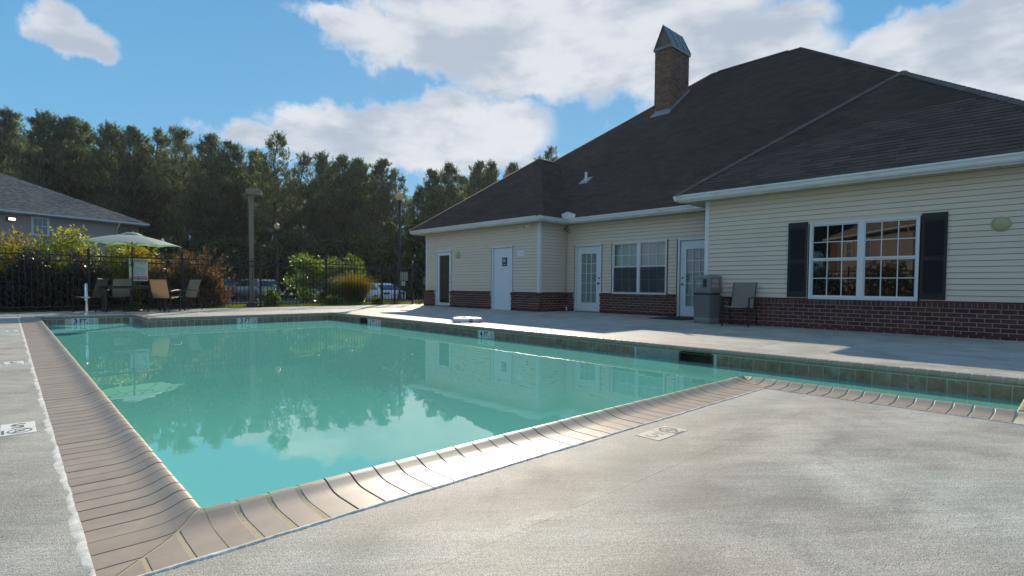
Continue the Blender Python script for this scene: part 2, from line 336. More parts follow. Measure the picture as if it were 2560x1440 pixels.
def gz(x, y):
    """height of the land beyond the deck"""
    d = (y-21.0)
    if x < 14: d = max(d, 0)
    return -0.03-.5*min(max(d/16, 0), 1)**1.2
def grid_ground():
    xs = np.concatenate([np.linspace(-420, -60, 12), np.linspace(-50, 80, 66), np.linspace(90, 420, 12)])
    ys = np.concatenate([np.linspace(-420, -30, 12), np.linspace(-25, 19, 12), np.linspace(19.7, 60, 60), np.linspace(66, 420, 18)])
    V = [(x, y, gz(x, y) if y > 20 else -.12) for y in ys for x in xs]
    nx = len(xs); Fc = [(j*nx+i, j*nx+i+1, (j+1)*nx+i+1, (j+1)*nx+i) for j in range(len(ys)-1) for i in range(nx-1)]
    # leave a hole where the pool goes down
    Fk = []
    for f in Fc:
        c = np.mean([V[i] for i in f], axis=0)
        if -1 < c[0] < 9 and -3 < c[1] < 19: continue
        Fk.append(f)
    o = link('lawn', np_mesh('lawn', V, Fk, m_soil)); o['kind'] = 'structure'; return o
lawn = grid_ground()

# ------------------------------------------------------------------ pool deck
POOL = [(.495, 2.165), (4.93, 2.165), (4.93, .30), (6.705, .30), (6.705, 14.60), (2.30, 14.60), (2.30, 16.55), (.495, 16.55)]
deck = empty('pool_deck', (8, 8, 0), kind='structure')
CW = .325
def slab(x0, x1, y0, y1, g=.003):
    MB().box(x0+g, x1-g, y0+g, y1-g, -.12, 0).build('deck_slab', m_conc, deck)
XLd = .17-.004     # the mortar strip lies between slab and coping on the left
ys = [-9, -3.5, 1.70, 6.86, 12.05, 17.5, 19.9]
for a, b in zip(ys[:-1], ys[1:]): slab(-3.9, XLd, a, b)
slab(XLd, 4.605, -3.5, 1.312, .0005); slab(XLd, 4.605, -9, -3.5); slab(XLd, 4.605, 1.312, 1.832, .0005)
slab(4.605, 7.03, -9, -.025)
slab(7.03, 8.66, -9, -.025); slab(8.66, 12.6, -9, -.025)
for a, b in ((-.025, 3.2), (3.2, 8.4), (8.4, 13.6), (13.6, 19.4)):
    slab(7.03, 8.66, a, b); slab(8.66, 13.9, a, b)
slab(2.63, 7.03, 14.93, 19.9); slab(XLd, 2.63, 16.88, 19.9); slab(7.03, 8.66, 19.4, 19.9); slab(8.66, 13.2, 19.4, 19.9)
MB().box(-3.9, XLd, -9, 19.9, -.2, -.03).box(XLd, 4.6, -9, 1.83, -.2, -.03).box(4.6, 7.04, -9, -.03, -.2, -.03).box(7.04, 14, -9, 19.9, -.2, -.03).box(2.63, 7.04, 14.94, 19.9, -.2, -.03).box(XLd, 2.63, 16.9, 19.9, -.2, -.03).build('deck_bed', m_gap, deck)
# ragged mortar strips beside the coping
def ragged(x0, y0, x1, y1, w0, wmin, wmax, seed, name='mortar_strip', step=.010, z=.004, inward=(1, 0), zr=.0012):
    rr = random.Random(seed); L = math.hypot(x1-x0, y1-y0); n = int(L/step); dx, dy = (x1-x0)/L, (y1-y0)/L
    V = []; Fc = []; ph = [rr.uniform(0, 9) for _ in range(4)]
    for i in range(n+1):
        s = L*i/n
        w = wmin+(wmax-wmin)*(.5+.25*math.sin(s*7+ph[0])+.15*math.sin(s*23+ph[1])+.10*math.sin(s*47+ph[2])+rr.uniform(-.05, .05))
        for k, (u, zz) in enumerate(((w0, z), (w0-(w0+w)*.35, z+rr.uniform(0, zr)), (w0-(w0+w)*.7, z+rr.uniform(-.001, zr)), (-w, -.001))):
            V.append((x0+dx*s+inward[0]*u, y0+dy*s+inward[1]*u, zz))
    for i in range(n):
        for k in range(3): Fc.append((i*4+k, (i+1)*4+k, (i+1)*4+k+1, i*4+k+1))
    return link(name, np_mesh(name, V, Fc, m_mortar), deck)
ragged(XLd, .6, XLd, 16.9, .0045, .008, .038, 3, step=.016, z=.0015, zr=.0008)
ragged(.17, 1.832, 4.6, 1.832, .008, .002, .014, 5, inward=(0, 1), zr=.002)
ragged(4.605, -.02, 4.605, 1.832, .004, .000, .008, 6, inward=(1, 0), zr=.002)

# ------------------------------------------------------------------ pool
basin = empty('pool_basin', (3.6, 8, -1), kind='structure')
WZ = -.172
b = MB(); n = len(POOL)
for i in range(n):
    x0, y0 = POOL[i]; x1, y1 = POOL[(i+1) % n]
    d = Vector((x1-x0, y1-y0, 0)).normalized(); nn = Vector((d.y, -d.x, 0))
    o = .012
    if i == 3: continue
    b.add([(x0+nn.x*o, y0+nn.y*o, -.032), (x1+nn.x*o, y1+nn.y*o, -.032), (x1+nn.x*o, y1+nn.y*o, -1.6), (x0+nn.x*o, y0+nn.y*o, -1.6)], [(0, 1, 2, 3)])
for ya, yb, zt_ in ((.30, 3.35, -.032), (3.35, 3.80, -.5), (3.80, 12.62, -.032), (12.62, 13.0, -.5), (13.0, 14.6, -.032)): b.add([(6.717, ya, zt_), (6.717, yb, zt_), (6.717, yb, -1.6), (6.717, ya, -1.6)], [(0, 1, 2, 3)])
b.add([(-.2, -.2, -1.35), (7.2, -.2, -1.35), (7.2, 17, -1.0), (-.2, 17, -1.0)], [(0, 1, 2, 3)])
b.build('pool_shell', m_plaster, basin)
s = MB()
for i in range(5): s.box(.50, 2.29, 14.95+.33*i, 16.54, -1.1, -.88+.15*i)
s.build('entry_steps', m_step, basin)
s = MB()
for i in range(3): s.box(4.95, 6.69, .32, 1.25-.3*i, -1.3, -.72+.22*i)
s.build('end_steps', m_step, basin)
# waterline tiles on the walls one can see
g = MB()
g.box(6.706, 6.717, .30, 3.35, -.33, -.036).box(6.706, 6.717, 3.80, 12.62, -.33, -.036).box(6.706, 6.717, 13.0, 14.6, -.33, -.036).box(2.3, 6.7, 14.601, 14.611, -.33, -.036).box(.495, 2.3, 16.551, 16.561, -.33, -.036).box(2.285, 2.2985, 14.6, 16.55, -.33, -.036)
g.build('tile_grout_bed', m_wgrout, basin)
tw = .157; tg = .010
tm = MB().box(-.002, .006, 0, tw-tg, -.33, -.043).mesh('waterline_tile', m_wtile)
y = 14.59; k = 0
SK = [(3.35, 3.80), (12.62, 13.0)]
while y > .4:
    y -= tw
    if any(a-.1 < y < b_-.02 for a, b_ in SK) and y > 0: 
        k += 1; continue
    if 12.0 < y+.08 < 12.48 or 7.64 < y+.08 < 8.12 or 3.82 < y+.08 < 4.5: continue
    link('waterline_tile', tm, basin, Matrix.Translation((6.702, y, 0)))
tm2 = MB().box(0, tw-tg, -.006, .002, -.33, -.043).mesh('waterline_tile', m_wtile)
x = 2.302
while x+tw < 6.71:
    if not (4.2 < x+.08 < 4.7): link('waterline_tile', tm2, basin, Matrix.Translation((x, 14.603, 0)))
    x += tw
x = .5
while x+tw < 2.31:
    if not (1.05 < x+.08 < 1.58): link('waterline_tile', tm2, basin, Matrix.Translation((x, 16.553, 0)))
    x += tw
y = 14.6
while y+tw < 16.6: link('waterline_tile', tm, basin, Matrix.Translation((2.286, y, 0))); y += tw
MB().box(6.698, 6.704, 3.82, 4.5, -.33, -.043).build('pale_patch_tile', mat('patch_tile', (.27, .30, .25), rough=.6, var=.2, scale=12), basin)
for a, b_ in SK:   # skimmer mouths: frame and dark throat
    sk = MB().box(6.70, 6.95, a, b_, -.5, -.45).box(6.70, 6.95, a-.03, a, -.5, -.045).box(6.70, 6.95, b_, b_+.02, -.5, -.045).box(6.70, 6.95, a, b_, -.060, -.045).box(6.93, 6.95, a, b_, -.5, -.05).build('skimmer_mouth', mat('skimmer_tan', (.075, .05, .028), rough=.7, var=.2, scale=9), basin)
# depth markers on the waterline
def text_obj(name, body, size, mt, mw, p, extr=.0008, bold=.0, align='CENTER', sx=1):
    cu = bpy.data.curves.new(name, 'FONT'); cu.body = body; cu.size = size; cu.extrude = extr; cu.offset = bold; cu.align_x = align; cu.align_y = 'CENTER'; cu.resolution_u = 2
    dg = bpy.context.evaluated_depsgraph_get()
    tmp = bpy.data.objects.new(name, cu); col.objects.link(tmp); dg.update()
    me = bpy.data.meshes.new_from_object(tmp.evaluated_get(bpy.context.evaluated_depsgraph_get())); bpy.data.objects.remove(tmp)
    me.materials.clear(); me.materials.append(mt); me.transform(Matrix.Diagonal((sx, 1, 1, 1)))
    return link(name, me, p, mw)
def nodive(mb, r, cx, cy, w, M):
    """no-diving mark: ring, diagonal bar, crouched swimmer strokes and a wavy line, in the plane x,y"""
    N = 20; vs = []; fs = []
    for k in range(N):
        t = 2*math.pi*k/N; vs += [(cx+r*math.cos(t), cy+r*math.sin(t), 0), (cx+(r-w)*math.cos(t), cy+(r-w)*math.sin(t), 0)]
    fs = [(2*k, 2*k+1, 2*((k+1) % N)+1, 2*((k+1) % N)) for k in range(N)]
    mb.add(vs, fs, M=M)
    def bar(x0, y0, x1, y1, ww):
        d = Vector((x1-x0, y1-y0)).normalized(); nx, ny = -d.y*ww/2, d.x*ww/2
        mb.add([(x0+nx, y0+ny, 0), (x1+nx, y1+ny, 0), (x1-nx, y1-ny, 0), (x0-nx, y0-ny, 0)], [(0, 1, 2, 3)], M=M)
    q = r*.68
    bar(cx-q, cy+q, cx+q, cy-q, w)
    bar(cx-q*.8, cy-q*.2, cx+q*.5, cy+q*.55, w*.7); bar(cx+q*.1, cy+q*.2, cx+q*.9, cy-q*.1, w*.5)
    for k in range(4): bar(cx-r*.75+k*r*.38, cy-q*.55+(k % 2)*r*.12, cx-r*.4+k*r*.38, cy-q*.55+((k+1) % 2)*r*.12, w*.5)
    for k in range(5): bar(cx-r*.9+k*r*.37, cy-r*1.28, cx-r*.65+k*r*.37, cy-r*1.28, r*.22)
def marker(num, M, tiles=4, tw_=.15, h=.145, dot='.'):
    """row of white tiles with the depth and the no-diving mark; local x right, y up, z out"""
    k = .152
    for i in range(3):
        MB().box(i*k, i*k+k-.005, -h, 0, -.002, .006, M).build('marker_tile', m_tilewhite, basin)
    text_obj('marker_number', num, .155, m_ink, M @ Matrix.Translation((k*.5, -h*.52, .0065)), basin, bold=.004, sx=1.0)
    text_obj('marker_letters', 'FT'+dot, .145, m_ink, M @ Matrix.Translation((k*1.52, -h*.52, .0065)), basin, bold=.003, sx=.88)
    q = MB(); nodive(q, .052, k*2.5, -h*.42, .007, M @ Matrix.Translation((0, 0, .0072))); q.build('no_diving_mark', m_ink, basin)
def frame(o, x, y, z): 
    mm = Matrix((Vector(x), Vector(y), Vector(z))).transposed().to_4x4(); mm.translation = o; return mm
marker('3', frame((1.085, 16.549, -.034), (1, 0, 0), (0, 0, 1), (0, -1, 0)), dot='.')
marker('3', frame((4.215, 14.598, -.034), (1, 0, 0), (0, 0, 1), (0, -1, 0)), dot='.')
marker('3', frame((6.701, 12.50, -.034), (0, -1, 0), (0, 0, 1), (-1, 0, 0)), dot='')
marker('4', frame((6.701, 8.115, -.034), (0, -1, 0), (0, 0, 1), (-1, 0, 0)), dot='.')
# depth marks lying on the deck
def deckmark(M, worn, letters=True, num='5', flip=False):
    mt, ik = (m_tileworn, m_inkfaint) if worn else (m_tilewhite, m_inkworn)
    MB().bbox(0, .158, 0, .150, -.004, .0025, .001, M).build('marker_tile', m_tileworn if worn else m_tilewhite, deck)
    MB().bbox(.162, .318, 0, .150, -.004, .0022, .001, M).build('marker_tile', m_tileworn if worn else m_tilewhite, deck)
    text_obj('marker_number', num, .16, ik, M @ Matrix.Translation((.079, .075, .003)) @ Matrix.Rotation(R(-90), 4, 'Z'), deck, bold=.003, extr=.0004)
    q = MB(); nodive(q, .055, .235, .082, .008, M @ Matrix.Translation((0, 0, .0042))); q.build('no_diving_mark', m_inkworn, deck)
deckmark(frame((2.585, 1.585, 0), (1, 0, 0), (0, 1, 0), (0, 0, 1)), True)
def leftmark(y0, h):
    M = frame((.10, y0, 0), (0, -1, 0), (1, 0, 0), (0, 0, 1)) @ Matrix.Translation((0, -.15, 0))
    for i in range(2): MB().bbox(i*.16, i*.16+.155, 0, .150, -.004, .0025, .001, M).build('marker_tile', m_tilewhite, deck)
    text_obj('marker_number', '5' if y0 < 5 else '4' if y0 < 10 else '3', .16, m_inkworn, M @ Matrix.Translation((.077, .075, .003)) @ Matrix.Rotation(R(-90), 4, 'Z'), deck, bold=.003, extr=.0004)
    q = MB(); nodive(q, .055, .235, .082, .008, M @ Matrix.Translation((0, 0, .0042))); q.build('no_diving_mark', m_inkworn, deck)
leftmark(4.33, 0); leftmark(7.70, 0); leftmark(12.54, 0)

# coping: one bullnosed tile, repeated
PROF = [(0, .002), (.17, .002), (.215, .006), (.25, .016), (.277, .028), (.296, .035), (.312, .036), (.326, .030), (.334, .018), (.336, .004), (.334, -.012), (.326, -.024), (.31, -.030)]
def coping_mesh(w, name='coping_tile', mt=None):
    b = MB(); c = .002; N = len(PROF)
    def strip(a, da, e, de, sm):
        vs = [(u, a, z+da) for u, z in PROF]+[(u, e, z+de) for u, z in PROF]
        b.add(vs, [(i, N+i, N+i+1, i+1) for i in range(N-1)], sm)
    strip(c, 0, w-c, 0, True); strip(0, -c, c, 0, False); strip(w-c, 0, w, -c, False)
    for a in (0, w): b.add([(u, a, z-c) for u, z in PROF]+[(.31, a, -.034), (0, a, -.034)], [tuple(range(N+2))], False)
    b.add([(0, 0, 0), (0, w, 0), (0, w, -.03), (0, 0, -.03)], [(0, 1, 2, 3)])
    me = bpy.data.meshes.new(name); me.from_pydata([tuple(v) for v in b.v], [], b.f); me.materials.append(mt or m_tile); me.polygons.foreach_set('use_smooth', b.sm); me.update()
    return me
cm_tight = coping_mesh(.1035); cm_front = coping_mesh(.1065); cm_gap = coping_mesh(.098); cm_wide = coping_mesh(.093)
cop = empty('pool_coping', (2.7, 2.0, 0), kind='structure')
def coping_run(o, udir, wdir, L, pitch, me, n_single, start=0, skip0=0, skip1=0, far=False):
    """o: deck-edge corner; udir towards the water; wdir along the edge"""
    n = int(round(L/pitch)); pt = L/n; V = []; Fc = []; va = []
    base = frame(o, udir, wdir, (0, 0, 1))
    vv = np.array([v.co[:] for v in me.vertices])
    for i in range(skip0, n-skip1):
        j = rnd
        M = base @ Matrix.Translation((j.uniform(-.0015, .0015), i*pt+(pt-.1065)/2 if me in (cm_tight, cm_front) else i*pt+(pt-max(v.co.y for v in me.vertices))/2, j.uniform(-.0008, .0008)))
        if start <= i < start+n_single: link('coping_tile', me, cop, M)
        else:
            A = np.array(M); P = vv @ A[:3, :3].T+A[:3, 3]; b0 = len(V)
            V += P.tolist(); Fc += [tuple(b0+q for q in f.vertices) for f in me.polygons]
    if V:
        me2 = bpy.data.meshes.new('coping_tiles_beyond'); me2.from_pydata(V, [], Fc); me2.materials.append(m_tile2); me2.polygons.foreach_set('use_smooth', [len(f) == 4 for f in Fc]); me2.update()
        tag(link('coping_tiles_beyond', me2, cop), kind='stuff')
CWm = .325
coping_run((.17, 1.84+.34, 0), (1, 0, 0), (0, 1, 0), 16.55+CWm-2.18, .110, cm_tight, 78)
coping_run((.50, 1.84, 0), (0, 1, 0), (1, 0, 0), 4.61-.50, .110, cm_front, 38, skip0=3)
for i in range(3): link('coping_tile', cm_wide, cop, frame((.515+i*.113-.02, 1.84, 0), (0, 1, 0), (1, 0, 0), (0, 0, 1)))
coping_run((4.605, -.02, 0), (1, 0, 0), (0, 1, 0), 1.84+.02, .112, cm_gap, 17, skip0=3)
coping_run((6.70+CWm, .30, 0), (-1, 0, 0), (0, 1, 0), 14.3, .112, cm_gap, 74)
coping_run((4.95, -.02, 0), (0, 1, 0), (1, 0, 0), 1.75, .112, cm_gap, 16)
coping_run((2.35, 14.60+CWm, 0), (0, -1, 0), (1, 0, 0), 6.70-2.35, .112, cm_gap, 39)
coping_run((.5, 16.55+CWm, 0), (0, -1, 0), (1, 0, 0), 1.8, .112, cm_gap, 16)
coping_run((2.30+CWm, 14.925, 0), (-1, 0, 0), (0, 1, 0), 1.62, .112, cm_gap, 14)
# mitred corner pieces (cut tiles) and the sloping grout line
def ptz(u):
    for (a, za), (c, zc) in zip(PROF[:-1], PROF[1:]):
        if a <= u <= c: return za+(zc-za)*(u-a)/(c-a+1e-9)
    return PROF[-1][1]
def cut_piece(a0, a1, g=.007, flip=False, dz=0):
    """piece of the run whose height depends on u only, between a0 and a1 along the edge, cut by the diagonal u = a"""
    b = MB(); us = [q[0] for q in PROF if q[0] <= .3365]; us = sorted(set(us+[max(0, a0-g), a1-g]+list(np.linspace(0, .17, 4)))); us = [u for u in us if u <= min(a1-g, .336)+1e-6]; vs = []
    for u in us: vs += [(u, max(a0, u+g), ptz(u)+dz), (u, a1, ptz(u)+dz)]
    if flip: vs = [(y, x, z) for x, y, z in vs]
    vs = [(x+.17, y+1.84, z) for x, y, z in vs]
    b.add(vs, [(2*i, 2*i+1, 2*i+3, 2*i+2) for i in range(len(us)-1)], True); return b
for a0, a1 in ((.235, .338), (.122, .229), (.010, .116)): cut_piece(a0, a1).build('cut_coping_tile', m_tile, cop)
for a0, a1 in ((.010, .108), (.124, .222), (.240, .330)): cut_piece(a0, a1, flip=True).build('cut_coping_tile', m_tile, cop)
cut_piece(0, .338, g=0, dz=-.002).build('coping_grout', m_grout, cop); cut_piece(0, .345, g=0, dz=-.002, flip=True).build('coping_grout', m_grout, cop)
# grout bed under all the coping: follows the profile, a little lower
def grout_run(o, udir, wdir, L, mt=m_grout, drop=.0045):
    base = frame(o, udir, wdir, (0, 0, 1)); b = MB(); N = len(PROF); vs = []
    for w in (0, L): vs += [(u-(.006 if u > .29 else .003 if u > .27 else 0), w, z-drop) for u, z in PROF]
    b.add(vs, [(i, i+1, N+i+1, N+i) for i in range(N-1)], True, base); b.build('coping_grout', mt, cop)
m_gdark = mat('coping_grout_dark', (.07, .055, .04), rough=.95, var=.15, scale=30)
m_glight = mat('coping_grout_light', (.46, .42, .30), rough=.95, var=.1, scale=30)
grout_run((.17, 2.165, 0), (1, 0, 0), (0, 1, 0), 14.7, m_gdark)
grout_run((.495, 1.84, 0), (0, 1, 0), (1, 0, 0), .395, m_grout, .002)
pass
grout_run((.89, 1.84, 0), (0, 1, 0), (1, 0, 0), 3.71, m_gdark)
grout_run((4.605, -.02, 0), (1, 0, 0), (0, 1, 0), 1.86, m_glight)
grout_run((7.025, .0, 0), (-1, 0, 0), (0, 1, 0), 14.92, m_glight)
grout_run((4.95, -.02, 0), (0, 1, 0), (1, 0, 0), 1.75, m_glight)
grout_run((2.3, 14.925, 0), (0, -1, 0), (1, 0, 0), 4.7, m_glight)
grout_run((.2, 16.875, 0), (0, -1, 0), (1, 0, 0), 2.4, m_glight)
grout_run((2.625, 14.925, 0), (-1, 0, 0), (0, 1, 0), 1.7, m_glight)
# outer corner at the alcove: pieces mitred along the diagonal
def outer_piece(u0, u1, swap, dz=0, mt=None, nm='cut_coping_tile'):
    b = MB(); E_ = .3355; vs = []; N = 14
    for t in range(N+1):
        for u in (u0, u1):
            a = u+(E_-u)*t/N; p = (u, a) if not swap else (a, u); vs.append((4.605+p[0], 1.84+p[1], ptz(a)+dz))
    b.add(vs, [(2*i, 2*i+1, 2*i+3, 2*i+2) for i in range(N)], True); return b.build(nm, mt or m_tile, cop)
for a0, a1 in ((.006, .100), (.112, .206), (.218, .330)): outer_piece(a0, a1, False)
for a0, a1 in ((.006, .098), (.114, .204), (.222, .330)): outer_piece(a0, a1, True, .0004)
for k in range(8):
    outer_piece(.042*k, .042*(k+1)-.0005, False, -.003, m_gdark, 'coping_grout'); outer_piece(.042*k, .042*(k+1)-.0005, True, -.0032, m_glight, 'coping_grout')
MB().box(4.62, 4.928, 1.86, 2.165, -.05, -.012).build('coping_bed', m_gdark, cop)

# water
def water_mat():
    mt = bpy.data.materials.new('pool_water'); mt.use_nodes = True; t = NT(mt.node_tree)
    geo = t.n('ShaderNodeNewGeometry'); P = (geo, 'Position')
    n1 = t.n('ShaderNodeTexNoise', {'Vector': P, 'Scale': 2.2, 'Detail': 2, 'Roughness': .5}); n2 = t.n('ShaderNodeTexNoise', {'Vector': P, 'Scale': .5, 'Detail': 2})
    bp = t.n('ShaderNodeBump', {'Height': t.math('ADD', n1, n2), 'Strength': .035, 'Distance': .03})
    fr = t.n('ShaderNodeFresnel', {'IOR': 1.33, 'Normal': bp})
    df = t.n('ShaderNodeBsdfDiffuse', {'Color': (.20, .67, .55, 1)}); tr = t.n('ShaderNodeBsdfTransparent', {'Color': (.30, .80, .68, 1)})
    body = t.n('ShaderNodeMixShader', {0: .32, 1: df, 2: tr})
    gl = t.n('ShaderNodeBsdfGlossy', {'Roughness': .0, 'Normal': bp})
    fac = t.math('MULTIPLY', t.math('MINIMUM', t.math('MULTIPLY_ADD', fr, 1.05, .18), .56), t.math('SUBTRACT', 1.0, (geo, 'Backfacing')))
    t.n('ShaderNodeOutputMaterial', {0: t.n('ShaderNodeMixShader', {0: fac, 1: body, 2: gl})}); return mt
b = MB(); b.add([(x+(.02 if x > 3 else -.0), y, WZ) for x, y in POOL], [tuple(range(8))])
me = bpy.data.meshes.new('pool_water'); me.from_pydata([(x, y, WZ) for x, y in [(.48, 2.15), (4.94, 2.15), (4.94, .28), (6.73, .28), (6.73, 14.62), (2.29, 14.62), (2.29, 16.58), (.48, 16.58)]], [], [tuple(range(8))]); me.materials.append(water_mat())
tag(link('pool_water', me), kind='structure')
# ------------------------------------------------------------------ clubhouse
XL, XM, XR = 12.45, 13.723, 12.187
ZB = .608; ZS = 2.865; ZE = 3.0; SL = .785; CR = .1016
YL0, YL1 = 12.055, 18.42     # left wing wall
YR0, YR1 = -.02, 6.28        # near wing wall
club = empty('clubhouse', (16, 10, 0), label='single-storey poolside clubhouse with cream siding, dark hip roof and dark red brick base', cat='building')
# core walls (behind the siding), near-black: shade of gaps and rooms put into colour
OPEN_M = [(10.56, 11.63, 0, 2.17), (8.24, 10.13, .60, 2.18), (6.83, 7.89, 0, 2.17)]
OPEN_L = [(16.74, 17.755, 0, 2.17), (13.31, 14.36, 0, 2.18)]
OPEN_R = [(2.15, 4.00, .61, 2.17)]
def wall_core(name, X, y0, y1, opens, depth=.10):
    b = MB(); ys_ = sorted(set([y0, y1]+[v for o in opens for v in o[:2]]))
    for a, c in zip(ys_[:-1], ys_[1:]):
        o = [q for q in opens if q[0] <= a and q[1] >= c]
        if not o: b.box(X, X+depth, a, c, 0, ZS)
        else:
            if o[0][2] > 0: b.box(X, X+depth, a, c, 0, o[0][2])
            b.box(X, X+depth, a, c, o[0][3], ZS)
    b.box(X+.5, X+.52, y0, y1, 0, ZS)
    return b.build(name, m_shadeblack, club)
wall_core('wall', XM+.02, 6.2, 12.1, OPEN_M); wall_core('wall', XL+.02, YL0+.02, YL1-.02, OPEN_L); wall_core('wall', XR+.02, YR0+.02, YR1-.02, OPEN_R)
MB().box(XL+.03, XM+.02, YL0+.02, YL0+.12, 0, ZS).box(XL+.03, 30, YL1-.12, YL1-.02, 0, ZS).box(XR+.03, 30, YR0+.02, YR0+.12, 0, ZS).box(XR+.03, XM, YR1-.12, YR1-.02, 0, ZS).box(30, 30.1, 0, 19, 0, ZS).build('wall', m_shadeblack, club)
# siding boards (each one a board with a drip edge)
def board_x(X, y0, y1, z0, z1):       # faces -X
    b = MB(); b.prism([(X-.024, z0+.004), (X-.028, z0+.008), (X-.028, z0+.014), (X-.014, z1-.002), (X+.012, z1-.002), (X+.012, z0+.004)], y0, y1, 'y'); return b
def board_y(Y, x0, x1, z0, z1):       # faces -Y
    b = MB(); b.prism([(Y-.024, z0+.004), (Y-.028, z0+.008), (Y-.028, z0+.014), (Y-.014, z1-.002), (Y+.012, z1-.002), (Y+.012, z0+.004)], x0, x1, 'x'); return b
def side_wall(X, y0, y1, opens, ztop=ZS):
    z = ZB+.01
    while z < ztop-.01:
        z1 = min(z+CR, ztop); cur = [(y0, y1)]
        for a, c, o0, o1 in opens:
            if o0 < z1-.02 and o1 > z+.02:
                nx = []
                for p, q in cur:
                    if a > p: nx.append((p, min(q, a)))
                    if c < q: nx.append((max(p, c), q))
                cur = [w for w in nx if w[1]-w[0] > .03]
        for p, q in cur: board_x(X, p, q, z, z1).build('siding_board', m_vinyl, club)
        z = z1
for X_, O_ in ((XM, OPEN_M), (XL, OPEN_L), (XR, OPEN_R)):
    for a, c, o0, o1 in O_: MB().box(X_-.012, X_+.012, a-.045, c+.045, o1-.01, o1+.125).build('head_flashing', m_vinyl, club)
side_wall(XM, 6.28, 12.05, [(a-.045, c+.045, o0, o1+.045) for a, c, o0, o1 in OPEN_M])
side_wall(XL, YL0+.02, YL1-.05, [(a-.045, c+.045, o0, o1+.045) for a, c, o0, o1 in OPEN_L])
side_wall(XR, YR0, YR1-.03, [(a-.03, c+.03, o0, o1+.03) for a, c, o0, o1 in OPEN_R])
z = ZB+.01
while z < ZS-.01: board_y(YL0, XL+.03, XM, z, min(z+CR, ZS)).build('siding_board', m_vinyl, club); z += CR
# brick skirt: mortar body, single bricks, upright top course
BX = .085
def skirt_x(X, y0, y1, single):
    MB().box(X-BX+.004, X+.02, y0+.004, y1-.004, 0, ZB-.012).build('brick_mortar', m_bmortar, club)
    bm_ = MB().bbox(0, .03, .005, .197, 0, .066, .002).mesh('brick', m_brick); V = []; Fc = []; va = []
    pitch = .204; course = .0775; top = ZB-.105
    mats_ = []
    nrow = 7
    for r in range(nrow):
        z0 = top-.008-(r+1)*course+.008
        off = (r % 2)*pitch/2; y = y0-off
        while y < y1-.01:
            a, c = max(y+.0062, y0), min(y+pitch-.0062, y1)
            if c-a > .03 and z0 > -.07:
                zz = max(z0, -.01)
                if single and c-a > .18: mats_.append(('brick', Matrix.Translation((X-BX-.003+rnd.uniform(-.001, .001), a-.005, zz))))
                else: V.append((X-BX-.003, X-BX+.03, a, c, zz, zz+.0645))
            y += pitch
    if single:
        for nm, M in mats_: link('brick', bm_, club, M)
    # rowlock course, sloping a little forward
    y = y0; rp = .0778; rl = MB().prism([(X-BX-.030, ZB-.098), (X-BX-.030, ZB-.012), (X-.02, ZB+.006), (X-.0, ZB-.098)], .0045, rp-.0045, 'y').mesh('rowlock_brick', m_brick)
    n_ = int(round((y1-y0)/rp))
    for i in range(n_):
        if single: link('rowlock_brick', rl, club, Matrix.Translation((rnd.uniform(-.0015, .0015), y0+i*(y1-y0)/n_, 0)))
        else: V.append((X-BX-.028, X-.0, y0+i*(y1-y0)/n_+.0045, y0+(i+1)*(y1-y0)/n_-.0045, ZB-.098, ZB-.002))
    MB().box(X-BX-.024, X-.01, y0+.002, y1-.002, ZB-.1, ZB-.016).build('brick_mortar', m_bmortar, club)
    return V
def boxes_mesh(name, B, mt, p, kind='stuff'):
    if not B: return
    B = np.array(B); x0, x1, y0, y1, z0, z1 = B.T; k = len(B)
    V = np.stack([np.stack(a, -1) for a in ((x0, y0, z0), (x1, y0, z0), (x1, y1, z0), (x0, y1, z0), (x0, y0, z1), (x1, y0, z1), (x1, y1, z1), (x0, y1, z1))], 1).reshape(-1, 3)
    q = np.array([(0, 3, 2, 1), (4, 5, 6, 7), (0, 1, 5, 4), (1, 2, 6, 5), (2, 3, 7, 6), (3, 0, 4, 7)])
    Fc = (np.arange(k)[:, None, None]*8+q[None]).reshape(-1, 4)
    o = link(name, np_mesh(name, V, Fc, mt, np.repeat(np.random.RandomState(3).rand(k), 6)), p)
    if kind: o['kind'] = kind
    return o
B = []
B += skirt_x(XR, -.02, YR1+.06, True)
B2 = []
for y0, y1 in ((YL1+.1, 17.755), (16.74, 14.36), (13.31, YL0-.085)): B2 += skirt_x(XL, y1, y0, False)
for y0, y1 in ((12.05, 11.63), (10.56, 7.89), (6.83, 6.3)): B2 += skirt_x(XM, y1, y0, False)
# side of the left wing
MB().box(XL-.05, XM, YL0-BX+.004, YL0+.02, 0, ZB-.012).build('brick_mortar', m_bmortar, club)
top = ZB-.105
for r in range(7):
    z0 = top-(r+1)*.0775; x = XL-BX-(r % 2)*.1
    while x < XM-.1:
        a, c = max(x+.0062, XL-BX), min(x+.1978, XM-BX)
        if c-a > .03 and z0 > -.07: B2.append((a, c, YL0-BX-.003, YL0-BX+.03, max(z0, -.01), max(z0, -.01)+.066))
        x += .204
x = XL-BX-.03
while x < XM-.1: B2.append((x+.004, x+.073, YL0-BX-.028, YL0, ZB-.098, ZB-.002)); x += .0778
MB().box(XL-BX, XM-.02, YL0-BX-.024, YL0, ZB-.1, ZB-.016).build('brick_mortar', m_bmortar, club)
boxes_mesh('bricks_farther', B+B2, m_brick2, club)
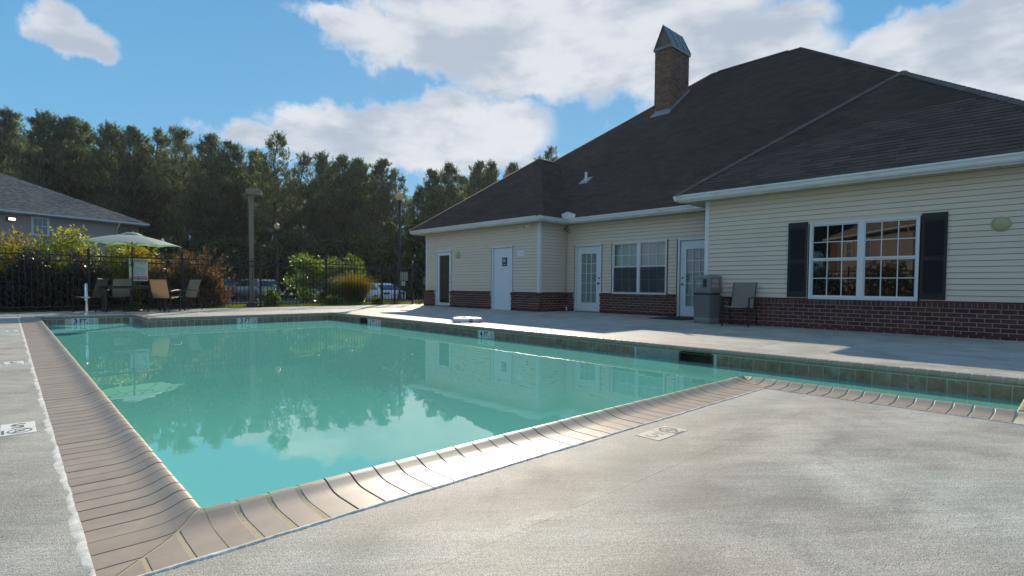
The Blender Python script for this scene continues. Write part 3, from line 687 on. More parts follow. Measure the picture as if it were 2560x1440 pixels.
# corner boards, soffit, fascia, gutters
cb = MB().box(XL-.035, XL+.06, YL0-.035, YL0+.065, ZB-.002, ZS).build('corner_board', m_white, club)
MB().box(XR-.035, XR+.06, YR1-.075, YR1+.02, ZB-.002, ZS).build('corner_board', m_white, club)
MB().box(XL-.035, XL+.06, YL1-.06, YL1+.03, ZB-.002, ZS).build('corner_board', m_white, club)
def eave(X, y0, y1, yw0, yw1, name='soffit'):
    # X = wall; gutter front at X-.45
    b = MB()
    y = y0+.01
    while y < y1-.02:                                     # soffit panels
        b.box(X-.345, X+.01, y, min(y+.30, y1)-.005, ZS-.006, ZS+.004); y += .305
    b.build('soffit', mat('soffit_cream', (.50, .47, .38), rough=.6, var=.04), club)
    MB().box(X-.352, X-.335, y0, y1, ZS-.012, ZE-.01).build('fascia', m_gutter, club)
    prof = [(X-.355, ZE-.115), (X-.405, ZE-.115), (X-.425, ZE-.085), (X-.432, ZE-.045), (X-.455, ZE-.012), (X-.455, ZE+.004), (X-.443, ZE+.004), (X-.440, ZE-.008), (X-.355, ZE-.008)]
    MB().prism(prof, y0-.06, y1+.06, 'y').build('gutter', m_gutter, club)
EX = {'L': XL-.42, 'M': XM-.42, 'R': XR-.42}
eave(XL, 11.62, 18.95, 0, 0); eave(XM, 6.3, 11.62, 0, 0); eave(XR, -.45, 6.82, 0, 0)
# side eave of the left wing, facing the camera, and the hidden ones
YG = 11.62
b = MB().prism([(YG+.095, ZE-.115), (YG+.045, ZE-.115), (YG+.025, ZE-.085), (YG+.018, ZE-.045), (YG-.005, ZE-.012), (YG-.005, ZE+.004), (YG+.007, ZE+.004), (YG+.01, ZE-.008), (YG+.095, ZE-.008)], XL-.45, XM-.40, 'x'); b.build('gutter', m_gutter, club)
MB().box(XL-.34, XM-.3, YG+.095, YG+.112, ZS-.012, ZE-.01).build('fascia', m_gutter, club)
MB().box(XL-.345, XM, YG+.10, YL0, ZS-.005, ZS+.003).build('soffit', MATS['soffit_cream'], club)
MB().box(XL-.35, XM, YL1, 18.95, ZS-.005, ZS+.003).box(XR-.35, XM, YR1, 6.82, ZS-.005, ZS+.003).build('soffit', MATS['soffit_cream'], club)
MB().box(XL-.35, 16, 18.94, 18.96, ZS, ZE-.01).box(XR-.35, XM+.3, 6.81, 6.83, ZS, ZE-.01).box(XR-.35, 30, -.46, -.44, ZS, ZE).build('fascia', m_gutter, club)
MB().prism([(6.83, ZE-.115), (6.88, ZE-.115), (6.91, ZE-.045), (6.93, ZE+.004), (6.83, ZE+.004)], XR-.45, XM+.1, 'x').build('gutter', m_gutter, club)
# small splash guard above the valley
MB().add([(XM-.46, YG-.02, ZE+.0), (XM-.46, YG-.32, ZE), (XM-.43, YG-.32, ZE+.13), (XM-.43, YG+.0, ZE+.24), (XM-.74, YG+.0, ZE+.13), (XM-.70, YG-.02, ZE)], [(0, 1, 2, 3), (0, 3, 4, 5)]).build('splash_guard', m_gutter, club)
# downpipe in the inner corner, cream
b = MB().tube([(XM-.06, YL0-.05, .10), (XM-.06, YL0-.05, ZS-.05)], .034, 4, sq=(1, 1)); b.build('downspout', mat('cream_downspout', (.52, .45, .36), rough=.45), club)
MB().tube([(XM-.09, YL0-.13, .02), (XM-.09, YL0-.13, .12), (XM-.09, YL0-.06, .12)], .024, 8).build('drain_pipe', m_white, club)
rr = random.Random(5); b = MB()
for i in range(16):
    p = Vector((XM-.08+rr.uniform(-.05, .05), YL0-.08+rr.uniform(-.05, .05), ZS-.17+rr.uniform(-.07, .07)))
    b.tube([p, p+Vector((rr.uniform(-.16, .04), rr.uniform(-.16, .16), rr.uniform(-.07, .10)))], .006, 4)
b.build('bird_nest', mat('twigs', (.07, .045, .025), rough=.9), club)
# ---- roof
def roofplane(P, name='roof', t=.03, mt=None):
    b = MB(); n = len(P); nn = (Vector(P[1])-Vector(P[0])).cross(Vector(P[2])-Vector(P[0])).normalized()
    if nn.z < 0: nn = -nn
    lo = [Vector(p)-nn*t for p in P]
    b.add(list(P)+lo, [tuple(range(n)), tuple(range(n, 2*n))[::-1]]+[(i, (i+1) % n, n+(i+1) % n, n+i) for i in range(n)]); return b.build(name, mt or m_roofbase, club)
zr = ZE+.02
def RP(x, y, x0, base=zr): return (x, y, base+SL*(x-x0))
mx0, mx1, my0, my1 = EX['M']-.03, 30.75, -1.0, 20.0; H2 = (mx1-mx0)/2; RZ = zr+SL*H2
mA, mB_ = (mx0+H2, my0+H2, RZ), (mx0+H2, my1-H2, RZ)
lx0, ly0, ly1 = EX['L']-.03, 11.62, 19.02; LH = (ly1-ly0)/2; lA = (lx0+LH, ly0+LH, zr+SL*LH); lI = (mx0+LH, ly0+LH, zr+SL*LH)
rx0, ry0, ry1 = EX['R']-.03, -.53, 6.87; RH = (ry1-ry0)/2; rA = (rx0+RH, ry0+RH, zr+SL*RH); rI = (mx0+RH, ry0+RH, zr+SL*RH)
dz = -.006
def dn(P, d=dz): return [(p[0], p[1], p[2]+d) for p in P]
roofplane(dn([(mx0, my0, zr), (mx0, my1, zr), mB_, mA])); roofplane(dn([(mx1, my0, zr), (mx1, my1, zr), mB_, mA])); roofplane(dn([(mx0, my0, zr), (mx1, my0, zr), mA])); roofplane(dn([(mx0, my1, zr), (mx1, my1, zr), mB_]))
roofplane(dn([(lx0, ly0, zr), (lx0, ly1, zr), lA])); roofplane(dn([(lx0, ly0, zr), (mx0, ly0, zr), lI, lA])); roofplane(dn([(lx0, ly1, zr), (mx0, ly1, zr), lI, lA]))
roofplane(dn([(rx0, ry0, zr), (rx0, ry1, zr), rA])); roofplane(dn([(rx0, ry1, zr), (mx0, ry1, zr), rI, rA])); roofplane(dn([(rx0, ry0, zr), (mx0, ry0, zr), rI, rA]))
def shingles(o, u, w, poly, n_single=0, e=.128, tabw=.305, seed=1, near=None, mt=m_shingle2, p=None, name='shingles_farther', holes=None):
    """o origin, u along the eave, w up the slope; poly in (u,w)"""
    o, u, w = Vector(o), Vector(u).normalized(), Vector(w).normalized(); nn = u.cross(w).normalized()
    if nn.z < 0: nn = -nn
    rr = random.Random(seed); rows = int(max(q[1] for q in poly)/e)+1; cells = []
    for r in range(rows):
        wm = r*e+e*.5; xs_ = []
        for (a, b_), (c, d) in zip(poly, poly[1:]+poly[:1]):
            if (b_-wm)*(d-wm) < 0: xs_.append(a+(c-a)*(wm-b_)/(d-b_))
        if len(xs_) < 2: continue
        a, c = min(xs_), max(xs_); off = (.5*(r % 2)+rr.choice((0, .0, .17)))*tabw; k = math.floor((a-off)/tabw)
        while k*tabw+off < c:
            s0, s1 = max(k*tabw+off, a), min((k+1)*tabw+off, c)
            if s1-s0 > .02: cells.append((s0, s1, r*e, s0 > a+1e-6 and s1 < c-1e-6))
            k += 1
    g_ = .0022
    M = Matrix((u, w, nn)).transposed().to_4x4(); M.translation = o
    full = [c for c in cells if c[3]]; singles = set()
    if n_single:
        full.sort(key=lambda c: (o+u*c[0]+w*c[2]-Vector((0, 0, .8))).length); singles = set(full[:n_single])
        me = MB().add([(g_, 0, 0), (tabw-g_, 0, 0), (tabw-g_, 0, .011), (g_, 0, .011), (g_, e, .001), (tabw-g_, e, .001)], [(0, 1, 2, 3), (3, 2, 5, 4), (0, 3, 4), (1, 5, 2)]).mesh('shingle', m_shingle)
        for c in singles: link('shingle', me, p or club, M @ Matrix.Translation((c[0], c[2], rr.uniform(0, .002))))
    V = []; va = []; T = []
    for c in cells:
        if c in singles: continue
        h_ = .011+rr.uniform(0, .003)
        V += [(c[0]+g_, c[2], 0), (c[1]-g_, c[2], 0), (c[1]-g_, c[2], h_), (c[0]+g_, c[2], h_), (c[0]+g_, c[2]+e, .001), (c[1]-g_, c[2]+e, .001)]
    V = np.array(V); A = np.array(M); V = V @ A[:3, :3].T+A[:3, 3]; k = len(V)//6
    q = np.array([(0, 1, 2, 3), (3, 2, 5, 4)]); Fc = (np.arange(k)[:, None, None]*6+q[None]).reshape(-1, 4)
    ob = link(name, np_mesh(name, V, Fc, mt, np.repeat(np.random.RandomState(seed).rand(k), 2)), p or club); ob['kind'] = 'stuff'
    return ob
cs = math.hypot(1, SL)
up_ = (1, 0, SL)
shingles((rx0, ry0, zr), (0, 1, 0), up_, [(0, 0), (ry1-ry0, 0), (RH, RH*cs)], n_single=290, seed=2)
shingles((lx0, ly0, zr), (0, 1, 0), up_, [(0, 0), (ly1-ly0, 0), (LH, LH*cs)], seed=3)
shingles((mx0, my0, zr), (0, 1, 0), up_, [(0, 0), (my1-my0, 0), (my1-my0-H2, H2*cs), (H2, H2*cs)], seed=4)
shingles((lx0, ly0, zr), (1, 0, 0), (0, 1, SL), [(0, 0), (mx0-lx0, 0), (mx0-lx0+LH, LH*cs), (LH, LH*cs)], seed=5)
# caps along hips and ridges
def caps(p0, p1, single, w=.13, step=.14, lift=.012):
    p0, p1 = Vector(p0), Vector(p1); d = (p1-p0); L = d.length; d.normalize(); side = d.cross(Vector((0, 0, 1))).normalized(); upv = side.cross(d).normalized()
    M = Matrix((d, side, upv)).transposed().to_4x4(); n_ = int(L/step)
    b = MB().add([(0, -w, -.045), (0, 0, .018), (0, w, -.045), (step*1.25, -w*.95, -.052), (step*1.25, 0, .008), (step*1.25, w*.95, -.052), (0, -w, -.062), (0, 0, .001), (0, w, -.062)], [(0, 1, 4, 3), (1, 2, 5, 4), (0, 6, 7, 1), (1, 7, 8, 2)])
    me = b.mesh('ridge_cap', mat('ridge_cap_shingle', (.125, .10, .085), rough=.9, var=.15, scale2=150, var2=.1, orand=.2)); V = []; Fc = []
    for i in range(n_):
        T = M.copy(); T.translation = p0+d*(i*L/n_)+upv*lift
        if single: link('ridge_cap', me, club, T)
        else:
            k = len(V); V += [tuple(T @ Vector(v.co)) for v in me.vertices]; Fc += [tuple(k+q for q in f.vertices) for f in me.polygons]
    if V: link('ridge_caps_farther', np_mesh('ridge_caps_farther', V, Fc, m_shingle2, np.random.RandomState(1).rand(len(Fc))), club)['kind'] = 'stuff'
caps((rx0, ry1, zr), rA, True); caps((rx0, ry0, zr), rA, True)
caps(rA, rI, False); caps((mx0, my1, zr), mB_, False); caps((mx0, my0, zr), mA, False); caps((lx0, ly1, zr), lA, False); caps((lx0, ly0, zr), lA, False); caps(lA, lI, False); caps(mA, mB_, False)
MB().prism([(mA[0]-.16, RZ-.10), (mA[0]-.15, RZ-.02), (mA[0], RZ+.06), (mA[0]+.15, RZ-.02), (mA[0]+.16, RZ-.10)], mA[1]+.45, mB_[1]-.35, 'y').build('ridge_vent', m_shingle2, club)
# white drip edge under the lowest shingles of the near wing, slightly bent
MB().box(rx0-.004, rx0+.02, ry0, ry1, zr-.035, zr-.003).box(mx0-.004, mx0+.02, 6.9, 11.6, zr-.035, zr-.003).box(lx0-.004, lx0+.02, ly0, ly1, zr-.035, zr-.003).build('drip_edge', m_gutter, club)
# vent pipe
vp = MB().tube([(15.35, 12.57, 4.55), (15.35, 12.57, 4.95)], .045, 10).build('vent_pipe', m_white, club)
MB().add([(15.15, 12.37, zr+SL*(15.15-mx0)+.02), (15.15, 12.77, zr+SL*(15.15-mx0)+.02), (15.5, 12.77, zr+SL*(15.5-mx0)+.02), (15.5, 12.37, zr+SL*(15.5-mx0)+.02)], [(0, 1, 2, 3)]).build('vent_flashing', m_flash, club)
# chimney
cx0, cx1, cy0, cy1, cz = 19.31, 20.72, 11.60, 12.31, 10.33
ch = MB().box(cx0+.004, cx1-.004, cy0+.004, cy1-.004, 6, cz).build('chimney', m_bmortar, club); ch['label'] = 'tall dark brick chimney with pointed metal cap'
B = []; pitch = .2125; z = 7.55; r = 0
while z < cz-.02:
    for k in range(8):
        a = cx0-(r % 2)*pitch/2+k*pitch; p, q = max(a+.004, cx0-.002), min(a+pitch-.004, cx1+.002)
        if q-p > .02: B.append((p, q, cy0-.004, cy0+.03, z, z+.068))
    for k in range(5):
        a = cy0-((r+1) % 2)*pitch/2+k*pitch; p, q = max(a+.004, cy0-.003), min(a+pitch-.004, cy1+.002)
        if q-p > .02: B.append((cx0-.004, cx0+.03, p, q, z, z+.068))
    z += .0785; r += 1
boxes_mesh('chimney_bricks', B, m_cbrick, ch)
MB().box(cx0-.05, cx1+.05, cy0-.05, cy1+.05, cz-.02, cz+.09).build('cap_band', m_metalgrey, ch)
ym = (cy0+cy1)/2; za = 11.27
cap = MB().add([(cx0-.04, cy0-.04, cz+.09), (cx0-.04, cy1+.04, cz+.09), (cx0-.04, ym, za), (cx1+.04, cy0-.04, cz+.09), (cx1+.04, cy1+.04, cz+.09), (cx1+.04, ym, za)], [(0, 3, 5, 2), (1, 2, 5, 4)]).build('chimney_cap', m_metalgrey, ch)
for xg in (cx0+.03, cx1-.03): MB().add([(xg, cy0-.02, cz+.09), (xg, cy1+.02, cz+.09), (xg, ym, za-.05)], [(0, 1, 2)]).build('cap_gable', mat('rust_sheet', (.13, .10, .075), rough=.6, var=.2), ch)
for k in range(4):
    x = cx0-.03+k*.49
    MB().prism([(cy0-.04, cz+.09), (ym, za), (ym, za+.03), (cy0-.075, cz+.09)], x-.012, x+.012, 'x').build('standing_seam', m_metalgrey, ch)
fz = lambda x: zr+SL*(x-mx0)
MB().add([(cx0-.16, cy0-.06, fz(cx0-.16)+.03), (cx0-.16, cy1+.1, fz(cx0-.16)+.03), (cx0-.02, cy1+.1, fz(cx0)+.06), (cx0-.02, cy0-.06, fz(cx0)+.06)], [(0, 1, 2, 3)]).add([(cx0-.03, cy0-.015, fz(cx0)-.02), (cx0-.03, cy0-.015, fz(cx0)+.12), (cx1+.1, cy0-.015, fz(cx1+.1)+.12), (cx1+.1, cy0-.015, fz(cx1+.1)-.02)], [(0, 1, 2, 3)]).add([(cx0-.018, cy0-.02, fz(cx0)), (cx0-.018, cy1, fz(cx0)), (cx0-.018, cy1, fz(cx0)+.14), (cx0-.018, cy0-.02, fz(cx0)+.14)], [(0, 1, 2, 3)]).build('chimney_flashing', m_flash, ch)

# ---- doors and windows (built in a local frame: x along the wall from its left seen from outside, y into the wall, z up)
def wframe(X, y_left): return frame((X, y_left, 0), (0, -1, 0), (1, 0, 0), (0, 0, 1))
def door(X, yl, w, h, kind, knob='dark', mirror=False):
    M = wframe(X, yl); c = .05
    d = MB().box(-.004, c, -.028, .12, 0, h+.0, M).box(w-c, w+.004, -.028, .12, 0, h, M).box(-.004, w+.004, -.0285, .12, h-c, h+.004, M).build('door', m_white, club); d['label'] = {'full': 'narrow white door with full-height tan blind', 'six': 'plain white panelled door with dark restroom sign', 'lite': 'white glazed door with fifteen small panes'}[kind]
    MB().box(c, w-c, -.04, .13, 0, .025, M).build('threshold', m_metalgrey if kind != 'six' else m_white, d)
    x0, x1, y0, y1 = c+.008, w-c-.008, .03, .07; zt = h-c-.01
    if kind == 'six':
        L = MB().box(x0, x1, y0, y1, .02, zt, M); L.build('door_leaf', m_door, d)
        ww = (x1-x0); px = [(x0+ww*.14, x0+ww*.45), (x0+ww*.55, x0+ww*.86)]
        for a, b_ in px:
            for z0, z1 in ((.25, .82), (1.0, 1.62), (1.74, 1.98)):
                q = MB(); t_ = .018
                q.box(a, b_, y0-.006, y0+.001, z0, z0+t_, M).box(a, b_, y0-.006, y0+.001, z1-t_, z1, M).box(a, a+t_, y0-.0055, y0+.001, z0+t_, z1-t_, M).box(b_-t_, b_, y0-.0055, y0+.001, z0+t_, z1-t_, M)
                q.bbox(a+.035, b_-.035, y0-.005, y0+.001, z0+.035, z1-.035, .003, M); q.build('door_panel', m_door, d)
        s_ = MB().bbox(x0+ww*.47, x0+ww*.73, y0-.014, y0-.004, 1.50, 1.79, .003, M).build('restroom_sign', mat('sign_black', (.01, .016, .018), rough=.5), d)
        q = MB(); fy = y0-.0165
        def fig(cx, skirt):
            q.lathe([(0, -.014), (.011, -.008), (.014, 0), (.011, .008), (0, .014)], n=10, M=M @ Matrix.Translation((cx, fy, 1.745)) @ Matrix.Diagonal((1, .1, 1, 1)))
            if skirt: q.prism([(cx-.012, 1.726), (cx+.012, 1.726), (cx+.026, 1.66), (cx-.026, 1.66)], fy-.001, fy+.001, 'y', M)
            else: q.box(cx-.016, cx+.016, fy-.001, fy+.001, 1.665, 1.726, M)
            q.box(cx-.012, cx-.003, fy-.001, fy+.001, 1.615, 1.666, M).box(cx+.003, cx+.012, fy-.001, fy+.001, 1.615, 1.666, M)
        cc = x0+ww*.60; fig(cc-.055, False); fig(cc-.005, True)
        q.lathe([(0, -.008), (.010, 0), (0, .010)], n=10, M=M @ Matrix.Translation((cc+.05, fy, 1.74)) @ Matrix.Diagonal((1, .1, 1, 1)))
        q.prism([(cc+.044, 1.725), (cc+.054, 1.725), (cc+.056, 1.69), (cc+.078, 1.69), (cc+.086, 1.64), (cc+.078, 1.64), (cc+.070, 1.678), (cc+.044, 1.678)], fy-.001, fy+.001, 'y', M)
        ring_ = [(cc+.056+.026*math.cos(t), 1.652+.026*math.sin(t)) for t in np.linspace(0, 2*math.pi, 14)[:-1]]; ri = [(cc+.056+.019*math.cos(t), 1.652+.019*math.sin(t)) for t in np.linspace(0, 2*math.pi, 14)[:-1]]
        for i in range(13): q.add([(ring_[i][0], fy, ring_[i][1]), (ring_[(i+1) % 13][0], fy, ring_[(i+1) % 13][1]), (ri[(i+1) % 13][0], fy, ri[(i+1) % 13][1]), (ri[i][0], fy, ri[i][1])], [(0, 1, 2, 3)], M=M)
        q.box(cc-.06, cc+.07, fy-.001, fy+.001, 1.545, 1.565, M)
        q.build('restroom_symbol', m_signwhite, d)
    else:
        if kind == 'full': gx0, gx1, gz0, gz1 = x0+.115, x1-.13, .14, 1.985
        else: gx0, gx1, gz0, gz1 = x0+.17, x1-.17, .30, 1.88
        L = MB().box(x0, gx0, y0, y1, .02, zt, M).box(gx1, x1, y0, y1, .02, zt, M).box(gx0, gx1, y0, y1, .02, gz0, M).box(gx0, gx1, y0, y1, gz1, zt, M)
        L.build('door_leaf', m_door, d)
        t_ = .022; q = MB()
        q.box(gx0-t_, gx1+t_, y0-.010, y0-.0005, gz0-t_, gz0, M).box(gx0-t_, gx1+t_, y0-.010, y0-.0005, gz1, gz1+t_, M).box(gx0-t_, gx0, y0-.010, y0-.0005, gz0, gz1, M).box(gx1, gx1+t_, y0-.010, y0-.0005, gz0, gz1, M)
        q.build('glazing_bead', m_white, d)
        if kind == 'full':
            bl = mat('tan_blind', (.105, .083, .04), rough=.55, var=.08)
            q = MB(); z = gz0+.005; k = 0
            while z < gz1-.012: q.box(gx0+.004, gx1-.004, y0+.020, y0+.030, z, z+.022, M); q.box(gx0+.004, gx1-.004, y0+.014, y0+.021, z+.016, z+.024, M); z += .032
            q.build('blind_slat', bl, d)['kind'] = 'stuff'
            MB().box(gx0, gx1, y0+.033, y0+.036, gz0, gz1, M).build('blind_back', m_shadeblack, d)
            MB().box(gx0, gx1, y0+.005, y0+.008, gz0, gz1, M).build('pane', m_glassthin, d)
            rr_ = random.Random(4); q = MB()   # rust along the bottom edge
            for i in range(14):
                a = x0+rr_.uniform(-.03, x1-x0); q.box(a, a+rr_.uniform(.02, .07), y0-.002, y0+.002, .02, .02+rr_.uniform(.01, .05), M)
            q.build('rust_patch', mat('rust', (.16, .07, .035), rough=.9, var=.3, scale=30), d)
        else:
            nx, nz = 3, 5; mu = .018; px = (gx1-gx0)/nx; pz = (gz1-gz0)/nz
            q = MB()
            for i in range(1, nx): q.box(gx0+i*px-mu/2, gx0+i*px+mu/2, y0-.006, y0+.012, gz0, gz1, M)
            for j in range(1, nz): q.box(gx0, gx1, y0-.0055, y0+.0125, gz0+j*pz-mu/2, gz0+j*pz+mu/2, M)
            q.build('muntin_grid', m_white, d)
            pane_m = MB().box(mu/2, px-mu/2, 0, .003, mu/2, pz-mu/2).mesh('pane', m_glassthin)
            for i in range(nx):
                for j in range(nz): link('pane', pane_m, d, M @ Matrix.Translation((gx0+i*px, y0+.014, gz0+j*pz)))
            q = MB(); z = gz0
            while z < gz1: q.box(gx0-.01, gx1+.01, y0+.055, y0+.058, z, z+.026, M); z += .0275
            q.build('blind_slat', m_blind, d)['kind'] = 'stuff'
            sx = gx1-.06 if not mirror else gx0+.004
            MB().box(sx, sx+.055, y0+.008, y0+.0125, gz0+2.28*pz, gz0+2.28*pz+.13, M).build('green_sticker', m_green, d)
            MB().box(sx+.012, sx+.043, y0+.006, y0+.0078, gz0+2.28*pz+.05, gz0+2.28*pz+.08, M).build('sticker_mark', m_signwhite, d)
            MB().box(gx0+px+.02, gx0+2*px-.03, y0+.010, y0+.0125, gz0+4*pz+.06, gz0+4*pz+.066, M).box(gx0+px+.025, gx0+2*px-.02, y0+.010, y0+.0125, gz0+4*pz+.04, gz0+4*pz+.05, M).build('small_notice', m_ink, d)
    # handle and bolt
    km = m_brass if knob == 'brass' else m_knob
    hx = (x1-.065) if not mirror else (x0+.07)
    if kind == 'full':
        MB().lathe([(0, -.02), (.028, -.018), (.03, 0), (.02, .01)], n=12, M=M @ Matrix.Translation((hx+.01, y0-.01, 1.10)) @ Matrix.Rotation(R(90), 4, 'X')).build('deadbolt', m_knob, d)
        MB().box(hx-.05, hx+.05, y0-.055, y0-.04, .935, .955, M).tube([M @ Vector((hx+.03, y0, .945)), M @ Vector((hx+.03, y0-.05, .945))], .012, 8).box(hx+.005, hx+.055, y0-.01, y0, .89, 1.0, M).build('door_handle', m_ink, d)
    elif kind == 'six':
        MB().box(hx+.03, hx+.045, y0-.03, y0, .93, .98, M).build('pull_latch', m_ink, d)
    else:
        for z, r_, nm in ((1.09, .028, 'deadbolt'), (.92, .032, 'door_knob')):
            MB().lathe([(r_*.95, 0), (r_*1.05, .008), (r_*.4, .014), (r_*.4, .028), (r_*.9, .038), (r_, .052), (r_*.7, .066), (0, .070)] if nm == 'door_knob' else [(r_*1.05, 0), (r_, .012), (r_*.6, .02), (0, .022)], n=16, M=M @ Matrix.Translation((hx, y0, z)) @ Matrix.Rotation(R(90), 4, 'X')).build(nm, km, d)
    return d
door(XL, 17.755, 1.015, 2.175, 'full'); door(XL, 14.36, 1.05, 2.18, 'six'); door(XM, 11.63, 1.07, 2.175, 'lite'); door(XM, 7.89, 1.06, 2.175, 'lite', knob='brass', mirror=True)
def window(X, yl, w, z0, z1, zm, kind, lab):
    M = wframe(X, yl); f = .045; mw = .05
    W = MB().box(0, f, -.03, .05, z0, z1, M).box(w-f, w, -.03, .05, z0, z1, M).box(0, w, -.0305, .05, z1-f*.9, z1+.0, M).box(0, w, -.036, .05, z0-.004, z0+.05, M).build('window', m_white, club); W['label'] = lab
    MB().box(w/2-mw, w/2+mw, -.027, .05, z0+.05, z1-f*.9, M).build('mullion', m_white, W)
    MB().box(w/2-.006, w/2+.006, -.0305, -.0265, z0+.05, z1-f*.9, M).build('mullion_groove', m_gutter, W)
    for a, b_ in ((f, w/2-mw), (w/2+mw, w-f)):
        for lo, zz0, zz1 in ((0, z0+.05, zm), (1, zm, z1-f*.9)):
            rl = .028; yy = .012 if lo == 0 else -.006
            if lo == 0 and kind == 'screen': yy = .02
            q = MB().box(a, a+rl*.7, yy, yy+.03, zz0, zz1, M).box(b_-rl*.7, b_, yy, yy+.03, zz0, zz1, M).box(a+rl*.7, b_-rl*.7, yy+.0005, yy+.03, zz0, zz0+rl*(1.25 if lo else 1), M).box(a+rl*.7, b_-rl*.7, yy+.0005, yy+.03, zz1-rl, zz1, M)
            q.build('sash', m_white, W)
            ga, gb, g0, g1 = a+rl*.7, b_-rl*.7, zz0+rl, zz1-rl; nx, nz = 3, 2; mu = .016; px = (gb-ga)/nx; pz = (g1-g0)/nz
            q = MB()
            for i in range(1, nx): q.box(ga+i*px-mu/2, ga+i*px+mu/2, yy+.004, yy+.016, g0, g1, M)
            q.box(ga, gb, yy+.0045, yy+.0165, g0+pz-mu/2, g0+pz+mu/2, M)
            q.build('muntin_grid', m_white, W)
            pm = MB().box(mu/2, px-mu/2, 0, .003, mu/2, pz-mu/2).mesh('pane', m_glassthin if kind == 'screen' else m_glassdark)
            for i in range(nx):
                for j in range(nz): link('pane', pm, W, M @ Matrix.Translation((ga+i*px, yy+.017, g0+j*pz)))
            if kind == 'screen':
                q = MB(); z = g0-.02
                while z < g1+.02: q.box(ga-.01, gb+.01, .075, .078, z, z+.026, M); z += .0275
                q.build('blind_slat', m_blind if lo else m_screen, W)['kind'] = 'stuff'
                if lo == 0: 
                    sm = bpy.data.materials.get('screen_mesh')
                    if not sm:
                        sm = bpy.data.materials.new('screen_mesh'); sm.use_nodes = True; t = NT(sm.node_tree)
                        t.n('ShaderNodeOutputMaterial', {0: t.n('ShaderNodeMixShader', {0: .45, 1: t.n('ShaderNodeBsdfTransparent'), 2: t.n('ShaderNodeBsdfPrincipled', {'Base Color': (.06, .07, .075, 1), 'Roughness': .5})})})
                    MB().box(a+.004, b_-.004, -.004, -.002, zz0+.004, zz1-.004, M).build('insect_screen', sm, W)
    return W
window(XM, 10.13, 1.89, .605, 2.18, 1.42, 'screen', 'white double window with blinds above and dark insect screens below')
window(XR, 4.00, 1.85, .612, 2.172, 1.415, 'dark', 'white twin window with dark panes between black shutters')
# hanging strip of green and silver beads seen through the near window stays out: shutters next
for yl in (4.413, 2.125):
    M = wframe(XR, yl); w = .376; z0, z1 = .645, 2.205; y0 = -.05
    S = MB().box(0, .045, y0, -.018, z0, z1, M).box(w-.045, w, y0, -.018, z0, z1, M).box(.045, w-.045, y0, -.018, z1-.09, z1, M).box(.045, w-.045, y0, -.018, z0, z0+.11, M).box(.045, w-.045, y0, -.018, 1.36, 1.42, M).build('shutter', m_black, club)
    S['label'] = 'black louvred shutter'
    MB().box(.045, w-.045, -.03, -.02, z0+.11, z1-.09, M).build('shutter_back', m_black, S)
    q = MB()
    for a, c in ((z0+.12, 1.355), (1.43, z1-.13)):
        z = a
        while z < c-.02: q.prism([(y0+.004, z), (-.03, z+.022), (-.03, z+.027), (y0+.004, z+.008)], .047, w-.047, 'x', M); z += .0262
    q.build('louvres', m_black, S)['kind'] = 'stuff'
    arch = [(.06+(w-.12)*i/12, z1-.125+.03*math.sin(math.pi*i/12)) for i in range(13)]
    MB().prism(arch+[(w-.06, z1-.09), (.06, z1-.09)], y0+.003, -.02, 'y', M).build('arched_rail', m_black, S)
# round wall lights
def wall_light(X, y, z, ry, rz):
    M = frame((X, y, z), (0, -1, 0), (0, 0, 1), (-1, 0, 0))
    o = MB().lathe([(0, .0), (ry*1.0, .0), (ry*1.0, .015), (ry*.97, .02)], n=28, M=M @ Matrix.Diagonal((1, rz/ry, 1, 1))).build('wall_light', m_white, club)
    MB().lathe([(ry*.97, .018), (ry*.95, .035), (ry*.8, .055), (ry*.5, .072), (ry*.2, .078), (0, .079)], n=28, M=M @ Matrix.Diagonal((1, rz/ry, 1, 1))).build('lamp_lens', m_yellowlens, o)
wall_light(XR-.022, 1.047, 1.935, .13, .125); wall_light(XL-.022, 16.297, 1.96, .14, .14)
MB().bbox(XL-.04, XL-.018, 12.716, 13.052, 1.80, 2.015, .004).build('junction_cover', m_white, club)
c = MB().box(XL-.10, XL-.06, 12.42, 12.46, ZS-.06, ZS).tube([(XL-.08, 12.44, ZS-.05), (XL-.10, 12.46, ZS-.10)], .02, 8).build('security_camera', m_white, club)
MB().tube([(XL-.04, 12.40, ZS-.07), (XL-.20, 12.54, ZS-.13)], [.035, .038], 12).build('camera_body', m_white, c)
MB().tube([(XL-.195, 12.538, ZS-.13), (XL-.206, 12.545, ZS-.135)], .03, 12).build('camera_lens', m_ink, c)

